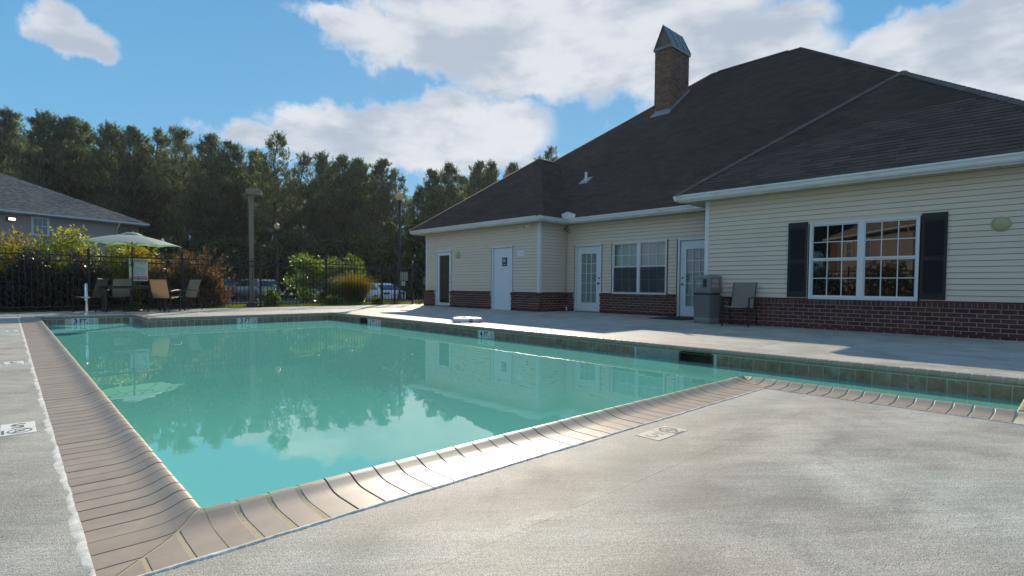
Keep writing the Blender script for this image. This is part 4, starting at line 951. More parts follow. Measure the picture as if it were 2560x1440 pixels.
# ------------------------------------------------------------------ furniture
def sling_chair(mt):
    """faces +y, feet on z=0"""
    root = empty('patio_chair'); tb = .014
    for sx in (-1, 1):
        x = sx*.275
        b = MB().tube([(x, .25, 0), (x, .245, .35), (x, .24, .60)], .021, 4); b.build('front_leg', m_iron, root)
        b = MB().tube([(x, -.36, 0), (x, -.30, .2), (x, -.24, .40), (x, -.20, .52)], tb, 6); b.build('back_leg', m_iron, root)
        b = MB().tube([(x, .27, .605), (x, .15, .625), (x, -.05, .62), (x, -.20, .60), (x, -.27, .585)], .019, 6, sq=(1.3, .6)); b.build('armrest', m_iron, root)
        b = MB().tube([(sx*.24, .25, .425), (sx*.24, .0, .385), (sx*.24, -.17, .375), (sx*.24, -.215, .43), (sx*.24, -.27, .60), (sx*.24, -.33, .78), (sx*.24, -.375, .91), (sx*.24, -.41, .945)], .013, 6); b.build('side_rail', m_iron, root)
    MB().tube([(-.275, .235, .40), (.275, .235, .40)], .012, 6).build('cross_rail', m_iron, root)
    MB().tube([(-.275, -.225, .385), (.275, -.225, .385)], .012, 6).build('cross_rail', m_iron, root)
    def strip(pts, nm):
        vs = []; n_ = len(pts)
        for t_ in (0, .004):
            for y, z in pts:
                for i in range(5):
                    x = -.235+.47*i/4; vs.append((x, y+t_, z-.012*math.sin(math.pi*i/4)*(1 if z < .45 else .3)))
        fs = []
        for k in range(2):
            for j in range(n_-1):
                for i in range(4): a = k*n_*5+j*5+i; fs.append((a, a+1, a+6, a+5))
        b = MB().add(vs, fs, True); b.build(nm, mt, root)
    strip([(.255, .415), (.24, .435), (.10, .405), (-.05, .385), (-.17, .385)], 'seat')
    strip([(-.175, .39), (-.22, .455), (-.265, .60), (-.325, .78), (-.37, .905), (-.40, .94), (-.425, .92)], 'backrest')
    MB().tube([(-.235, -.405, .935), (.235, -.405, .935)], .009, 6).build('top_rail', m_iron, root)
    return root
def place(root, x, y, rz, label, group=None, cat='chair'):
    root.location = (x, y, 0); root.rotation_euler = (0, 0, rz); root.matrix_basis = Matrix.LocRotScale(Vector((x, y, 0)), Matrix.Rotation(rz, 3, 'Z'), None)
    tag(root, label, cat, group)
G1 = 'sling chairs around the patio table'
ct = sling_chair(m_sling); cg = sling_chair(m_sling2)
place(ct, 3.32, 18.28, R(-38), 'tan sling chair seen from behind, its seat towards the table', G1)
def az(d): return R(-d)
place(cg, 3.98, 19.05, R(118), 'grey sling chair beside the tan one, right of the table', G1)
c2 = copy_tree(cg); place(c2, 1.68, 19.28, R(48), 'grey sling chair left of the table, turned away behind the pool rail', G1)
c3 = copy_tree(cg); place(c3, 2.42, 19.52, R(165), 'grey sling chair on the far side of the table, behind the umbrella pole', G1)
c4 = copy_tree(cg); place(c4, 11.62, 5.20, R(97), 'lone sling chair against the brick skirt, right of the litter bin', None)
# table
T = empty('patio_table', (2.66, 18.95, 0), label='dark rectangular patio table under the green umbrella', cat='table')
MB().bbox(1.87, 3.45, 18.52, 19.38, .715, .74, .006).build('tabletop', m_iron, T)
MB().box(1.93, 3.39, 18.57, 18.60, .66, .716).box(1.93, 3.39, 19.30, 19.33, .66, .716).box(1.93, 1.96, 18.60, 19.30, .66, .716).box(3.36, 3.39, 18.60, 19.30, .66, .716).build('apron', m_iron, T)
for x in (1.96, 3.36):
    for y in (18.6, 19.3): MB().box(x-.03, x+.03, y-.03, y+.03, 0, .715).build('leg', m_iron, T)
# umbrella
U = empty('patio_umbrella', (2.63, 18.9, 0), label='pale green market umbrella standing through the patio table', cat='umbrella')
MB().lathe([(0, 0), (.24, .0), (.25, .02), (.235, .045), (.12, .06), (.05, .075), (.045, .25), (.03, .26), (0, .26)], (2.63, 18.9, 0), 24).build('base', m_iron, U)
MB().tube([(2.63, 18.9, .05), (2.63, 18.9, 2.20)], .019, 10).build('pole', m_iron, U)
MB().tube([(2.63, 18.9, 1.28), (2.63, 18.9, 1.42)], .034, 10).tube([(2.63, 18.9, 1.35), (2.56, 18.86, 1.35), (2.55, 18.855, 1.30)], .009, 6).build('crank', m_iron, U)
MB().tube([(2.63, 18.9, 1.88), (2.63, 18.9, 1.95)], .028, 10).build('runner', mat('runner_pale', (.6, .55, .4), rough=.5), U)
tilt = Matrix.Translation((2.63, 18.9, 2.05)) @ Matrix.Rotation(R(2.2), 4, Vector((.68, .73, 0))) @ Matrix.Translation((-2.63, -18.9, -2.05))
UR, ZT, ZRm = 1.27, 2.24, 1.93; a0 = R(-133)+R(3)
def panel(k, r0, r1, z0, z1, sag, n=8, mm=8):
    vs = []
    for j in range(mm+1):
        f = j/mm; r = r0+(r1-r0)*f; z = z0+(z1-z0)*f
        for i in range(n+1):
            g = i/n; A0, A1 = a0+k*math.pi/3, a0+(k+1)*math.pi/3
            p = Vector((math.cos(A0), math.sin(A0), 0))*(1-g)+Vector((math.cos(A1), math.sin(A1), 0))*g
            vs.append((2.63+p.x*r, 18.9+p.y*r, z-sag*math.sin(math.pi*g)*f*(1-.15*f)+.03*math.sin(math.pi*f)))
    return vs, [(j*(n+1)+i, j*(n+1)+i+1, (j+1)*(n+1)+i+1, (j+1)*(n+1)+i) for j in range(mm) for i in range(n)]
for k in range(6):
    vs, fs = panel(k, .10, UR, ZT-.02, ZRm, -.045); MB().add(vs, fs, True, tilt).build('canopy_panel', m_canopy, U)
    vs, fs = panel(k, .0, .30, ZT+.035, ZT-.045, -.02, 6, 4); MB().add(vs, fs, True, tilt).build('canopy_vent', m_canopy, U)
    A = a0+k*math.pi/3; e_ = Vector((2.63+math.cos(A)*UR, 18.9+math.sin(A)*UR, ZRm-.015))
    MB().tube([tilt @ Vector((2.63, 18.9, ZT-.05)), tilt @ (Vector((2.63, 18.9, ZT-.05)).lerp(e_, .5)+Vector((0, 0, .02))), tilt @ e_], .007, 5).build('rib', m_iron, U)
    MB().tube([Vector((2.63, 18.9, 1.93)), tilt @ (Vector((2.63, 18.9, ZT-.05)).lerp(e_, .5)+Vector((0, 0, .01)))], .005, 5).build('strut', m_iron, U)
MB().lathe([(0, .05), (.015, .04), (.02, .0)], tuple(tilt @ Vector((2.63, 18.9, ZT+.03))), 10).build('finial', m_iron, U)
# hand rail at the entry steps
H = empty('pool_handrail', (1.46, 17.63, 0), label='polished steel handrail rising at the pool entry steps', cat='handrail')
d_ = Vector((-math.sin(R(5)), -math.cos(R(5)), 0)); p0 = Vector((1.46, 17.6, 0))
pts = [p0, p0+Vector((0, 0, .30)), p0+Vector((0, 0, .60))]
for t_ in np.linspace(0, 1, 7): pts.append(p0+d_*(.12*(1-math.cos(t_*math.pi/2)))+Vector((0, 0, .62+.16*math.sin(t_*math.pi/2))))
pts += [p0+d_*.25+Vector((0, 0, .76)), p0+d_*.60+Vector((0, 0, .62)), p0+d_*.80+Vector((0, 0, .53)), p0+d_*.86+Vector((0, 0, .47)), p0+d_*.82+Vector((0, 0, .41)), p0+d_*.70+Vector((0, 0, .40)), p0+d_*.02+Vector((0, 0, .40))]
MB().tube(pts, .034, 14).build('rail', m_steel, H)
MB().lathe([(.032, .03), (.05, .025), (.075, .008), (.08, 0)], (p0.x, p0.y, 0), 18).build('escutcheon', m_steel, H)
# bin
Bn = empty('litter_bin', (11.83, 6.05, 0), R(-9), label='square grey plastic litter bin with open hood, between door and chair', cat='litter bin')
MBn = Matrix.Translation((11.83, 6.05, 0)) @ Matrix.Rotation(R(-9), 4, 'Z')
def rsq(w, r, n=5):
    o = []
    for cx, cy, a in ((1, 1, 0), (-1, 1, 90), (-1, -1, 180), (1, -1, 270)):
        for i in range(n+1):
            t_ = R(a+90*i/n); o.append((cx*(w-r)+r*math.cos(t_), cy*(w-r)+r*math.sin(t_)))
    return o
def loft(secs, mt, nm, p, caps_=True, M=MBn):
    b = MB(); n_ = len(secs[0][0]); vs = []
    for poly, z in secs: vs += [(q[0], q[1], z) for q in poly]
    b.add(vs, [(j*n_+i, j*n_+(i+1) % n_, (j+1)*n_+(i+1) % n_, (j+1)*n_+i) for j in range(len(secs)-1) for i in range(n_)], True, M)
    if caps_: b.add(vs, [tuple(range(n_))[::-1], tuple(range((len(secs)-1)*n_, len(secs)*n_))], False, M)
    return b.build(nm, mt, p)
loft([(rsq(.205, .04), .0), (rsq(.212, .045), .015), (rsq(.214, .045), .13), (rsq(.209, .045), .136), (rsq(.212, .045), .145), (rsq(.232, .05), .655), (rsq(.238, .05), .66)], m_can, 'bin_body', Bn)
for a in range(4):
    Ma = MBn @ Matrix.Rotation(R(90*a), 4, 'Z')
    MB().prism([(-.05, .655), (.05, .655), (.08, .705), (-.08, .705)], .222, .250, 'x', Ma).build('bag_catch', m_candark, Bn)
hood = [(rsq(.240, .05), .70), (rsq(.243, .05), .705), (rsq(.240, .05), .83)]
loft(hood, m_can, 'hood_skirt', Bn, False)
for sx, sy in ((1, 1), (-1, 1), (-1, -1), (1, -1)):
    b = MB(); c_ = [(sx*.238-sx*.05*(1-math.cos(R(t_))), sy*.238-sy*.05*(1-math.sin(R(t_)))) for t_ in range(0, 91, 18)]
    c_ = [(sx*.24, sy*.165)]+c_+[(sx*.165, sy*.24), (sx*.155, sy*.225), (sx*.225, sy*.155)]
    b.prism(c_, .83, 1.02, 'z', MBn); b.build('hood_post', m_can, Bn)
loft([(rsq(.240, .05), 1.02), (rsq(.243, .05), 1.05), (rsq(.236, .05), 1.085), (rsq(.20, .05), 1.108), (rsq(.10, .05), 1.118)], m_can, 'hood_top', Bn)
loft([(rsq(.20, .04), .4), (rsq(.225, .045), .80)], m_candark, 'bin_liner', Bn, False)
# door mat
mt_ = MB().bbox(12.28, 13.60, 6.92, 7.93, .002, .014, .004).build('door_mat', m_rubber); tag(mt_, 'black rubber mat before the glazed door with brass knob', 'door mat')
# life ring
LR = empty('life_ring', (7.62, 9.65, 0), R(30), label='white life ring with blue bands lying on the sunlit pool edge', cat='life ring')
ML = Matrix.Translation((7.62, 9.65, .052)) @ Matrix.Rotation(R(30), 4, 'Z')
def torus(a0_, a1_, r_, Rr, n=40, m_=12, sq=.85):
    vs = []; N = max(2, int(n*(a1_-a0_)/(2*math.pi)))
    for i in range(N+1):
        t_ = a0_+(a1_-a0_)*i/N
        for j in range(m_):
            p = 2*math.pi*j/m_; vs.append(((Rr+r_*math.cos(p))*math.cos(t_), (Rr+r_*math.cos(p))*math.sin(t_), r_*sq*math.sin(p)))
    return vs, [(i*m_+j, i*m_+(j+1) % m_, (i+1)*m_+(j+1) % m_, (i+1)*m_+j) for i in range(N) for j in range(m_)]
MB().add(*torus(0, 2*math.pi, .055, .30), True, ML).build('ring', m_ring, LR)
for k in range(4):
    a = k*math.pi/2+.5; MB().add(*torus(a, a+.24, .0575, .30, 60), True, ML).build('band', m_blue, LR)
    pr = [(ML @ Vector(((.36+.035*math.sin(math.pi*i/8))*math.cos(a+.12+math.pi/2*i/8), (.36+.035*math.sin(math.pi*i/8))*math.sin(a+.12+math.pi/2*i/8), .01-.05*math.sin(math.pi*i/8)))) for i in range(9)]
    MB().tube(pr, .006, 6).build('grab_rope', m_rope, LR)

# ------------------------------------------------------------------ fence
def fence(o, ang, x0, posts, xend, lab, gate=None, name='iron_fence'):
    f = empty(name, o, ang, label=lab, cat='fence'); M = Matrix.Translation(o) @ Matrix.Rotation(ang, 4, 'Z')
    for x in posts:
        MB().box(x-.032, x+.032, -.032, .032, -.15, 1.80, M).build('post', m_iron, f)
        MB().prism([(x-.038, 1.80), (x+.038, 1.80), (x, 1.83)], -.038, .038, 'y', M).build('post_cap', m_iron, f)
    for z in (.13, 1.44, 1.60):
        MB().box(x0, xend, -.016, .016, z-.018, z+.018, M).build('rail', m_iron, f)
    pk = MB().box(-.0085, .0085, -.0085, .0085, .05, 1.70).add([(-.011, -.011, 1.70), (.011, -.011, 1.70), (.011, .011, 1.70), (-.011, .011, 1.70), (0, 0, 1.765)], [(0, 1, 4), (1, 2, 4), (2, 3, 4), (3, 0, 4), (0, 3, 2, 1)]).mesh('picket', m_iron)
    x = x0+.06; k = 0
    while x < xend-.03:
        if min(abs(x-p) for p in posts) > .05: link('picket', pk, f, M @ Matrix.Translation((x, 0, 0)))
        x += .1285
    return f
fence((4, 20.05, 0), 0, -7.7, [-7.47, -5.03, -2.27, .12, 2.53, 4.92, 7.34], 7.34, 'black iron picket fence along the far side of the pool deck')
# gate beside the house, then the short return to the brick corner
fence((11.36, 20.02, 0), R(-8), 0.06, [.52], .52, 'short black fence length left of the gate post', name='fence_panel')
gt = empty('pool_gate', (11.92, 19.95, 0), R(-12), label='black iron pool gate between two posts near the house', cat='gate')
Mg = Matrix.Translation((11.92, 19.95, 0)) @ Matrix.Rotation(R(-12), 4, 'Z')
for z in (.16, 1.44, 1.62): MB().box(.03, .70, -.014, .014, z-.018, z+.018, Mg).build('rail', m_iron, gt)
for i in range(7): MB().box(.06+i*.095, .078+i*.095, -.008, .008, .10, 1.76, Mg).build('picket', m_iron, gt)
MB().box(.60, .70, -.02, .02, .95, 1.10, Mg).build('latch', m_iron, gt)
fence((12.62, 19.80, 0), R(-62), 0, [.02, 1.05], 1.05, 'black fence return from the gate to the house corner', name='fence_panel')
fence((-3.85, 19.9, 0), R(-90), 0, [0.1+2.44*i for i in range(12)], 29, 'black iron picket fence closing the left side of the deck')
# pool rules sign
S = empty('pool_rules_sign', (2.94, 19.98, .9), label='white and red pool rules sign hung on the iron fence', cat='sign')
MS = frame((2.697, 20.0, .885), (1, 0, 0), (0, 0, 1), (0, -1, 0))
MB().box(0, .48, 0, .68, 0, .006, MS).build('sign_panel', m_signwhite, S)
MB().box(.03, .45, .575, .655, .006, .0072, MS).build('red_band', m_signred, S); MB().box(.03, .45, .075, .145, .006, .0072, MS).build('red_band', m_signred, S); MB().box(.03, .45, .03, .073, .006, .0072, MS).build('red_band', m_signred, S)
text_obj('sign_lettering', 'POOL RULES', .070, m_signwhite, MS @ Matrix.Translation((.24, .613, .008)), S, bold=.0022, extr=.0003, sx=.94)
text_obj('sign_lettering', 'POOL HOURS', .064, m_signwhite, MS @ Matrix.Translation((.24, .109, .008)), S, bold=.002, extr=.0003, sx=.94)
MB().box(.045, .205, .045, .060, .0072, .008, MS).box(.275, .435, .045, .060, .0072, .008, MS).build('blank_line', m_signwhite, S)
text_obj('sign_lettering', 'TO', .028, m_signwhite, MS @ Matrix.Translation((.24, .052, .008)), S, extr=.0003)
q = MB(); rr = random.Random(8); z = .55
while z > .165:
    x = .045
    while x < .42:
        w = rr.uniform(.012, .045)
        if x+w > .435: break
        q.box(x, x+w, z, z+.0065, .006, .0068, MS); x += w+.008
        if rr.random() < .04: break
    z -= .0165 if rr.random() < .8 else .026
q.build('fine_print', mat('ink_grey', (.16, .20, .27), rough=.6), S)['kind'] = 'stuff'
# ------------------------------------------------------------------ lamps beyond
LP = empty('light_pole', (6.24, 20.22, 0), label='tall brown square pole with shoebox light behind the fence', cat='light pole')
lx, ly = 6.30, 20.25
MB().box(lx-.065, lx+.065, ly-.065, ly+.065, .1, 3.96).build('pole', m_polepaint, LP)
MB().bbox(lx-.15, lx+.15, ly-.15, ly+.15, -.1, .11, .01).build('pole_base', mat('pole_foot', (.11, .085, .07), rough=.8), LP)
Mq = Matrix.Translation((6.34, 20.22, 3.94)) @ Matrix.Rotation(R(-20), 4, 'Z')
MB().add([(-.20, -.20, 0), (.30, -.20, 0), (.30, .20, 0), (-.20, .20, 0), (-.21, -.21, .15), (.31, -.21, .15), (.31, .21, .15), (-.21, .21, .15), (-.17, -.17, .20), (.27, -.17, .20), (.27, .17, .20), (-.17, .17, .20)],
         [(0, 3, 2, 1), (8, 9, 10, 11)]+[(i, (i+1) % 4, 4+(i+1) % 4, 4+i) for i in range(4)]+[(4+i, 4+(i+1) % 4, 8+(i+1) % 4, 8+i) for i in range(4)], M=Mq).build('lamp_head', m_polepaint, LP)
def street_lamp(x, y, z, zt, lab):
    s_ = empty('street_lamp', (x, y, z), label=lab, cat='street lamp', group='acorn street lamps in the car park')
    c = (x, y, 0); h = zt
    MB().lathe([(.0, z), (.13, z), (.13, z+.12), (.09, z+.2), (.07, z+.5), (.062, z+.6), (.052, h-1.0), (.05, h-.62), (.075, h-.60), (.08, h-.56), (.06, h-.52), (.12, h-.47), (.13, h-.44), (0, h-.44)], c, 14).build('post', m_postdark, s_)
    gm = mat('globe_glass', (.50, .48, .36), rough=.25, var=.05, trans=.6, tcol=(1.2, 1.15, .95))
    MB().lathe([(.10, h-.44), (.16, h-.38), (.195, h-.27), (.19, h-.18), (.15, h-.09), (.07, h-.045), (.05, h-.03)], c, 18).build('globe', gm, s_)
    MB().lathe([(.075, h-.05), (.05, h-.02), (.022, h), (.03, h+.03), (.0, h+.07)], c, 12).build('finial', gm, s_)
street_lamp(13.90, 22.9, -.15, 5.33, 'acorn-globe street lamp on the tall post beside the house corner')
street_lamp(13.91, 39.24, -.5, 5.1, 'acorn-globe street lamp farther off, behind the silver car')
# hydrant, notice boards
Hy = empty('fire_hydrant', (13.0, 38.6, -.5), label='rusty red fire hydrant in front of the silver car', cat='hydrant')
hx, hy_ = 10.55, 31.2; hz = gz(hx, hy_); Hy.location = (hx, hy_, hz); Hy.matrix_basis = Matrix.Translation((hx, hy_, hz))
MB().lathe([(0, hz), (.17, hz), (.17, hz+.05), (.12, hz+.06), (.115, hz+.48), (.15, hz+.50), (.15, hz+.54), (.12, hz+.56), (.10, hz+.66), (.05, hz+.73), (.03, hz+.75), (.03, hz+.80), (0, hz+.80)], (hx, hy_, 0), 16).build('hydrant_body', m_hydrant, Hy)
for a in (0, math.pi, -math.pi/2): MB().tube([(hx, hy_, hz+.40), (hx+.19*math.cos(a), hy_+.19*math.sin(a), hz+.40)], .055, 10).build('hose_outlet', m_hydrant, Hy)
def board(px_x, y, z0, z1, w, lab, mt, nm='notice_board'):
    n_ = empty(nm, (px_x, y, z0), label=lab, cat='notice board')
    Mb = Matrix.Translation((px_x, y, 0)) @ Matrix.Rotation(R(-35), 4, 'Z')
    MB().bbox(-w/2, w/2, -.02, .02, z0, z1, .006, Mb).build('board', mt, n_)
    MB().box(-.025, .025, .02, .06, gz(px_x, y)-.1, z1-.05, Mb).build('board_post', m_postdark, n_)
board(13.62, 22.05, 1.02, 1.42, .34, 'larger grey-white notice board seen through the gate, at the lamp post', mat('board_grey', (.40, .41, .40), rough=.5))
board(13.45, 21.85, .78, .98, .18, 'small white notice board low in front of the lamp post', m_signwhite)
board(14.35, 21.4, .83, 1.2, .20, 'small grey board seen through the fence next to the house corner', mat('board_dim', (.25, .24, .22), rough=.5))

# ------------------------------------------------------------------ car park, cars
road = MB(); 
V = []; Fc = []; xs_ = np.linspace(-60, 90, 31); ys_ = np.linspace(37.2, 51, 5)
for y in ys_:
    for x in xs_: V.append((x, y, gz(x, y)+.012))
for j in range(len(ys_)-1):
    for i in range(len(xs_)-1): a = j*31+i; Fc.append((a, a+1, a+32, a+31))
link('car_park', np_mesh('car_park', V, Fc, m_asph))['kind'] = 'structure'
MB().box(-60, 90, 37.0, 37.15, -.6, -.40).build('kerb', m_kerb)['kind'] = 'structure'
def car(o, rz, lab, paint, kind, cat='car', plate=True):
    """nose towards +y, rear towards -y; origin under its centre"""
    L, W, H = (4.72, 1.92, 1.70) if kind == 'suv' else (4.6, 1.80, 1.45)
    M = Matrix.Translation(o) @ Matrix.Rotation(rz, 4, 'Z')
    c = empty('parked_car', o, rz, label=lab, cat=cat, group='cars in the car park')
    g = mat('car_glass', (.012, .014, .016), rough=.06, spec=.9); tr_ = mat('tyre', (.012, .012, .012), rough=.85); rim = mat('alloy', (.5, .51, .53), rough=.3, metal=.8)
    if kind == 'suv': side = [(-2.30, .42), (-2.36, .62), (-2.33, .95), (-2.22, 1.08), (-1.2, 1.10), (.75, 1.06), (1.55, 1.0), (2.15, .84), (2.34, .66), (2.34, .40), (2.2, .27), (-2.2, .30)]
    else: side = [(-2.22, .38), (-2.28, .58), (-2.24, .86), (-1.85, .93), (-1.2, .95), (.8, .92), (1.6, .82), (2.15, .66), (2.28, .52), (2.26, .34), (2.1, .24), (-2.1, .26)]
    # body: rounded across by shrinking the outer slices
    secs = [(-1, .93), (-.97, .985), (-.86, 1.0), (.86, 1.0), (.97, .985), (1, .93)]; n_ = len(side); vs = []; cz = .62
    for x, k in secs: vs += [(x*W/2, y*(1 if abs(x) < .9 else .995), cz+(z-cz)*k) for y, z in side]
    b = MB().add(vs, [(j*n_+i, j*n_+(i+1) % n_, (j+1)*n_+(i+1) % n_, (j+1)*n_+i) for j in range(len(secs)-1) for i in range(n_)]+[tuple(range(n_)), tuple(range((len(secs)-1)*n_, len(secs)*n_))[::-1]], True, M); b.build('body', paint, c)
    if kind == 'suv': roofl = [(-2.22, 1.06), (-2.02, 1.50), (-1.75, 1.64), (-.6, 1.70), (.25, 1.62), (.75, 1.38), (1.30, 1.06)]
    else: roofl = [(-1.75, .91), (-1.15, 1.26), (-.75, 1.40), (-.1, 1.44), (.45, 1.34), (1.15, .90)]
    n_ = len(roofl); vs = []
    for x, k in ((-1, 0), (-1, 1), (1, 1), (1, 0)):
        for y, z in roofl: vs.append((x*(W/2-.05-.20*(z-roofl[0][1])/(H-roofl[0][1])-(0 if k else 0)), y, z))
    half = lambda z: W/2-.06-.17*max(0, (z-roofl[0][1]))/(H-roofl[0][1])
    vs = [(-half(z), y, z) for y, z in roofl]+[(half(z), y, z) for y, z in roofl]
    MB().add(vs, [(i, i+1, n_+i+1, n_+i) for i in range(n_-1)]+[tuple(range(n_)), tuple(range(n_, 2*n_))[::-1]], False, M).build('cabin', paint, c)
    def quad_side(pts, nm, mt):
        for sx in (-1, 1):
            vs2 = [(sx*(half(z)+.006), y, z) for y, z in pts]; MB().add(vs2, [tuple(range(len(pts)))], M=M).build(nm, mt, c)
    if kind == 'suv':
        quad_side([(-.72, 1.10), (.10, 1.10), (.10, 1.52), (-.60, 1.56)], 'side_window', g); quad_side([(.16, 1.10), (1.12, 1.10), (.68, 1.36), (.22, 1.54), (.16, 1.54)], 'side_window', g); quad_side([(-1.72, 1.12), (-.80, 1.12), (-.68, 1.56), (-1.5, 1.52)], 'side_window', g)
        rw = [(-2.235, 1.10), (-2.04, 1.50)]; fwn = [(.80, 1.38), (1.26, 1.10)]
    else:
        quad_side([(-.55, .95), (.05, .95), (.05, 1.36), (-.45, 1.34)], 'side_window', g); quad_side([(.10, .95), (.98, .95), (.44, 1.30), (.10, 1.36)], 'side_window', g); quad_side([(-1.5, .95), (-.6, .95), (-.52, 1.33), (-.78, 1.32)], 'side_window', g)
        rw = [(-1.72, .95), (-1.16, 1.27)]; fwn = [(.50, 1.31), (1.12, .94)]
    for (ya, za), (yb, zb) in ((rw), (fwn)):
        k = .012; MB().add([(-half(za)+.1, ya-(k if ya < 0 else -k), za+k), (half(za)-.1, ya-(k if ya < 0 else -k), za+k), (half(zb)-.08, yb-(k if ya < 0 else -k), zb+k), (-half(zb)+.08, yb-(k if ya < 0 else -k), zb+k)], [(0, 1, 2, 3)], M=M).build('windscreen', g, c)
    wr = .36 if kind == 'suv' else .31; wy = (-1.40, 1.42) if kind == 'suv' else (-1.32, 1.38)
    for y in wy:
        for sx in (-1, 1):
            Mw = M @ Matrix.Translation((sx*(W/2-.11), y, wr)) @ Matrix.Rotation(R(90), 4, 'Y')
            MB().lathe([(wr+.05, -.115), (wr+.05, .115)], n=20, M=Mw).lathe([(0, .08 if sx > 0 else -.08), (wr+.05, .08 if sx > 0 else -.08)], n=20, M=Mw).build('wheel_arch', m_ink, c)
            w_ = MB().lathe([(wr*.66, -.11), (wr*.95, -.115), (wr, -.08), (wr, .08), (wr*.95, .115), (wr*.66, .11)], n=22, M=Mw @ Matrix.Translation((0, 0, sx*.012))).build('tyre', tr_, c)
            q = MB().lathe([(wr*.66, .10*sx), (wr*.60, .07*sx), (wr*.62, .03*sx)], n=18, M=Mw @ Matrix.Translation((0, 0, sx*.012)))
            for s_ in range(5):
                a = s_*2*math.pi/5; q.add([(wr*.12*math.cos(a+1.4), wr*.12*math.sin(a+1.4), .10*sx), (wr*.64*math.cos(a+.14), wr*.64*math.sin(a+.14), .10*sx), (wr*.64*math.cos(a-.14), wr*.64*math.sin(a-.14), .10*sx), (wr*.12*math.cos(a-1.4), wr*.12*math.sin(a-1.4), .10*sx)], [(0, 1, 2, 3)], M=Mw @ Matrix.Translation((0, 0, sx*.014)))
            q.build('rim', rim, c)
    red = mat('tail_light', (.30, .012, .02), rough=.2, spec=.7); chrome = mat('chrome', (.6, .6, .6), rough=.15, metal=1)
    zt = (.88, 1.12) if kind == 'suv' else (.64, .80)
    ye = -2.345 if kind == 'suv' else -2.275
    for sx in (-1, 1):
        if kind == 'suv': MB().bbox(min(sx*.66, sx*.93), max(sx*.66, sx*.93), ye+.0, ye+.25, zt[0], zt[1], .03, M).build('tail_light', red, c)
        else: MB().bbox(min(sx*.36, sx*.88), max(sx*.36, sx*.88), ye-.005, ye+.22, zt[0], zt[1], .03, M).build('tail_light', red, c)
        MB().bbox(min(sx*.6, sx*.9), max(sx*.6, sx*.9), 2.12, 2.30, .62 if kind == 'suv' else .54, .76 if kind == 'suv' else .66, .02, M).build('headlight', chrome, c)
        MB().bbox(min(sx*.93, sx*1.08), max(sx*.93, sx*1.08), .72, .86, 1.0 if kind == 'suv' else .88, 1.12 if kind == 'suv' else .99, .02, M).build('mirror', paint, c)
    MB().box(-.86, .86, ye-.035, ye+.15, .36, .50, M).build('bumper', mat('bumper_dark', (.05, .055, .06), rough=.5) if kind == 'suv' else paint, c)
    MB().box(-.16, .16, ye-.02, ye+.02, .70 if kind == 'suv' else .55, .85 if kind == 'suv' else .67, M).build('number_plate', mat('plate', (.35, .37, .38), rough=.4), c)
    if kind == 'suv': MB().box(-.75, .75, ye-.012, ye+.02, .56, .60, M).box(-.45, .45, ye-.012, ye+.02, .89, .93, M).build('trim_strip', chrome, c)
    else:
        for sx in (-1, 1): MB().box(min(sx*.905, sx*.912), max(sx*.905, sx*.912), -1.2, 1.2, .48, .50, M).build('trim_strip', m_ink, c)
    return c
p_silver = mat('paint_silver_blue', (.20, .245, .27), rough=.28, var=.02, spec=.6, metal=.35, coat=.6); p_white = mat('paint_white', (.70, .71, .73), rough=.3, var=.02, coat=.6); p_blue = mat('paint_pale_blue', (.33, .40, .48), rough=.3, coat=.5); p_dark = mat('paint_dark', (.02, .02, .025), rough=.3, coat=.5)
car((14.3, 45.9, -.50), R(15), 'silver crossover car parked behind the tall brown pole', p_silver, 'suv')
car((19.1, 34.6, -.50), R(4), 'white saloon car parked right of the ornamental grass', p_white, 'saloon')
car((7.0, 42.5, -.50), R(10), 'pale blue car showing through the gap beside the pool rules sign', p_blue, 'saloon')
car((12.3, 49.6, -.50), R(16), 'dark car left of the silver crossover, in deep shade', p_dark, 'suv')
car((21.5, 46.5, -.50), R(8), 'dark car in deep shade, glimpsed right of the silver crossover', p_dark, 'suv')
wc = car((17.3, 38.6, -.50), R(4), 'white car almost hidden by the green bush', p_white, 'saloon')

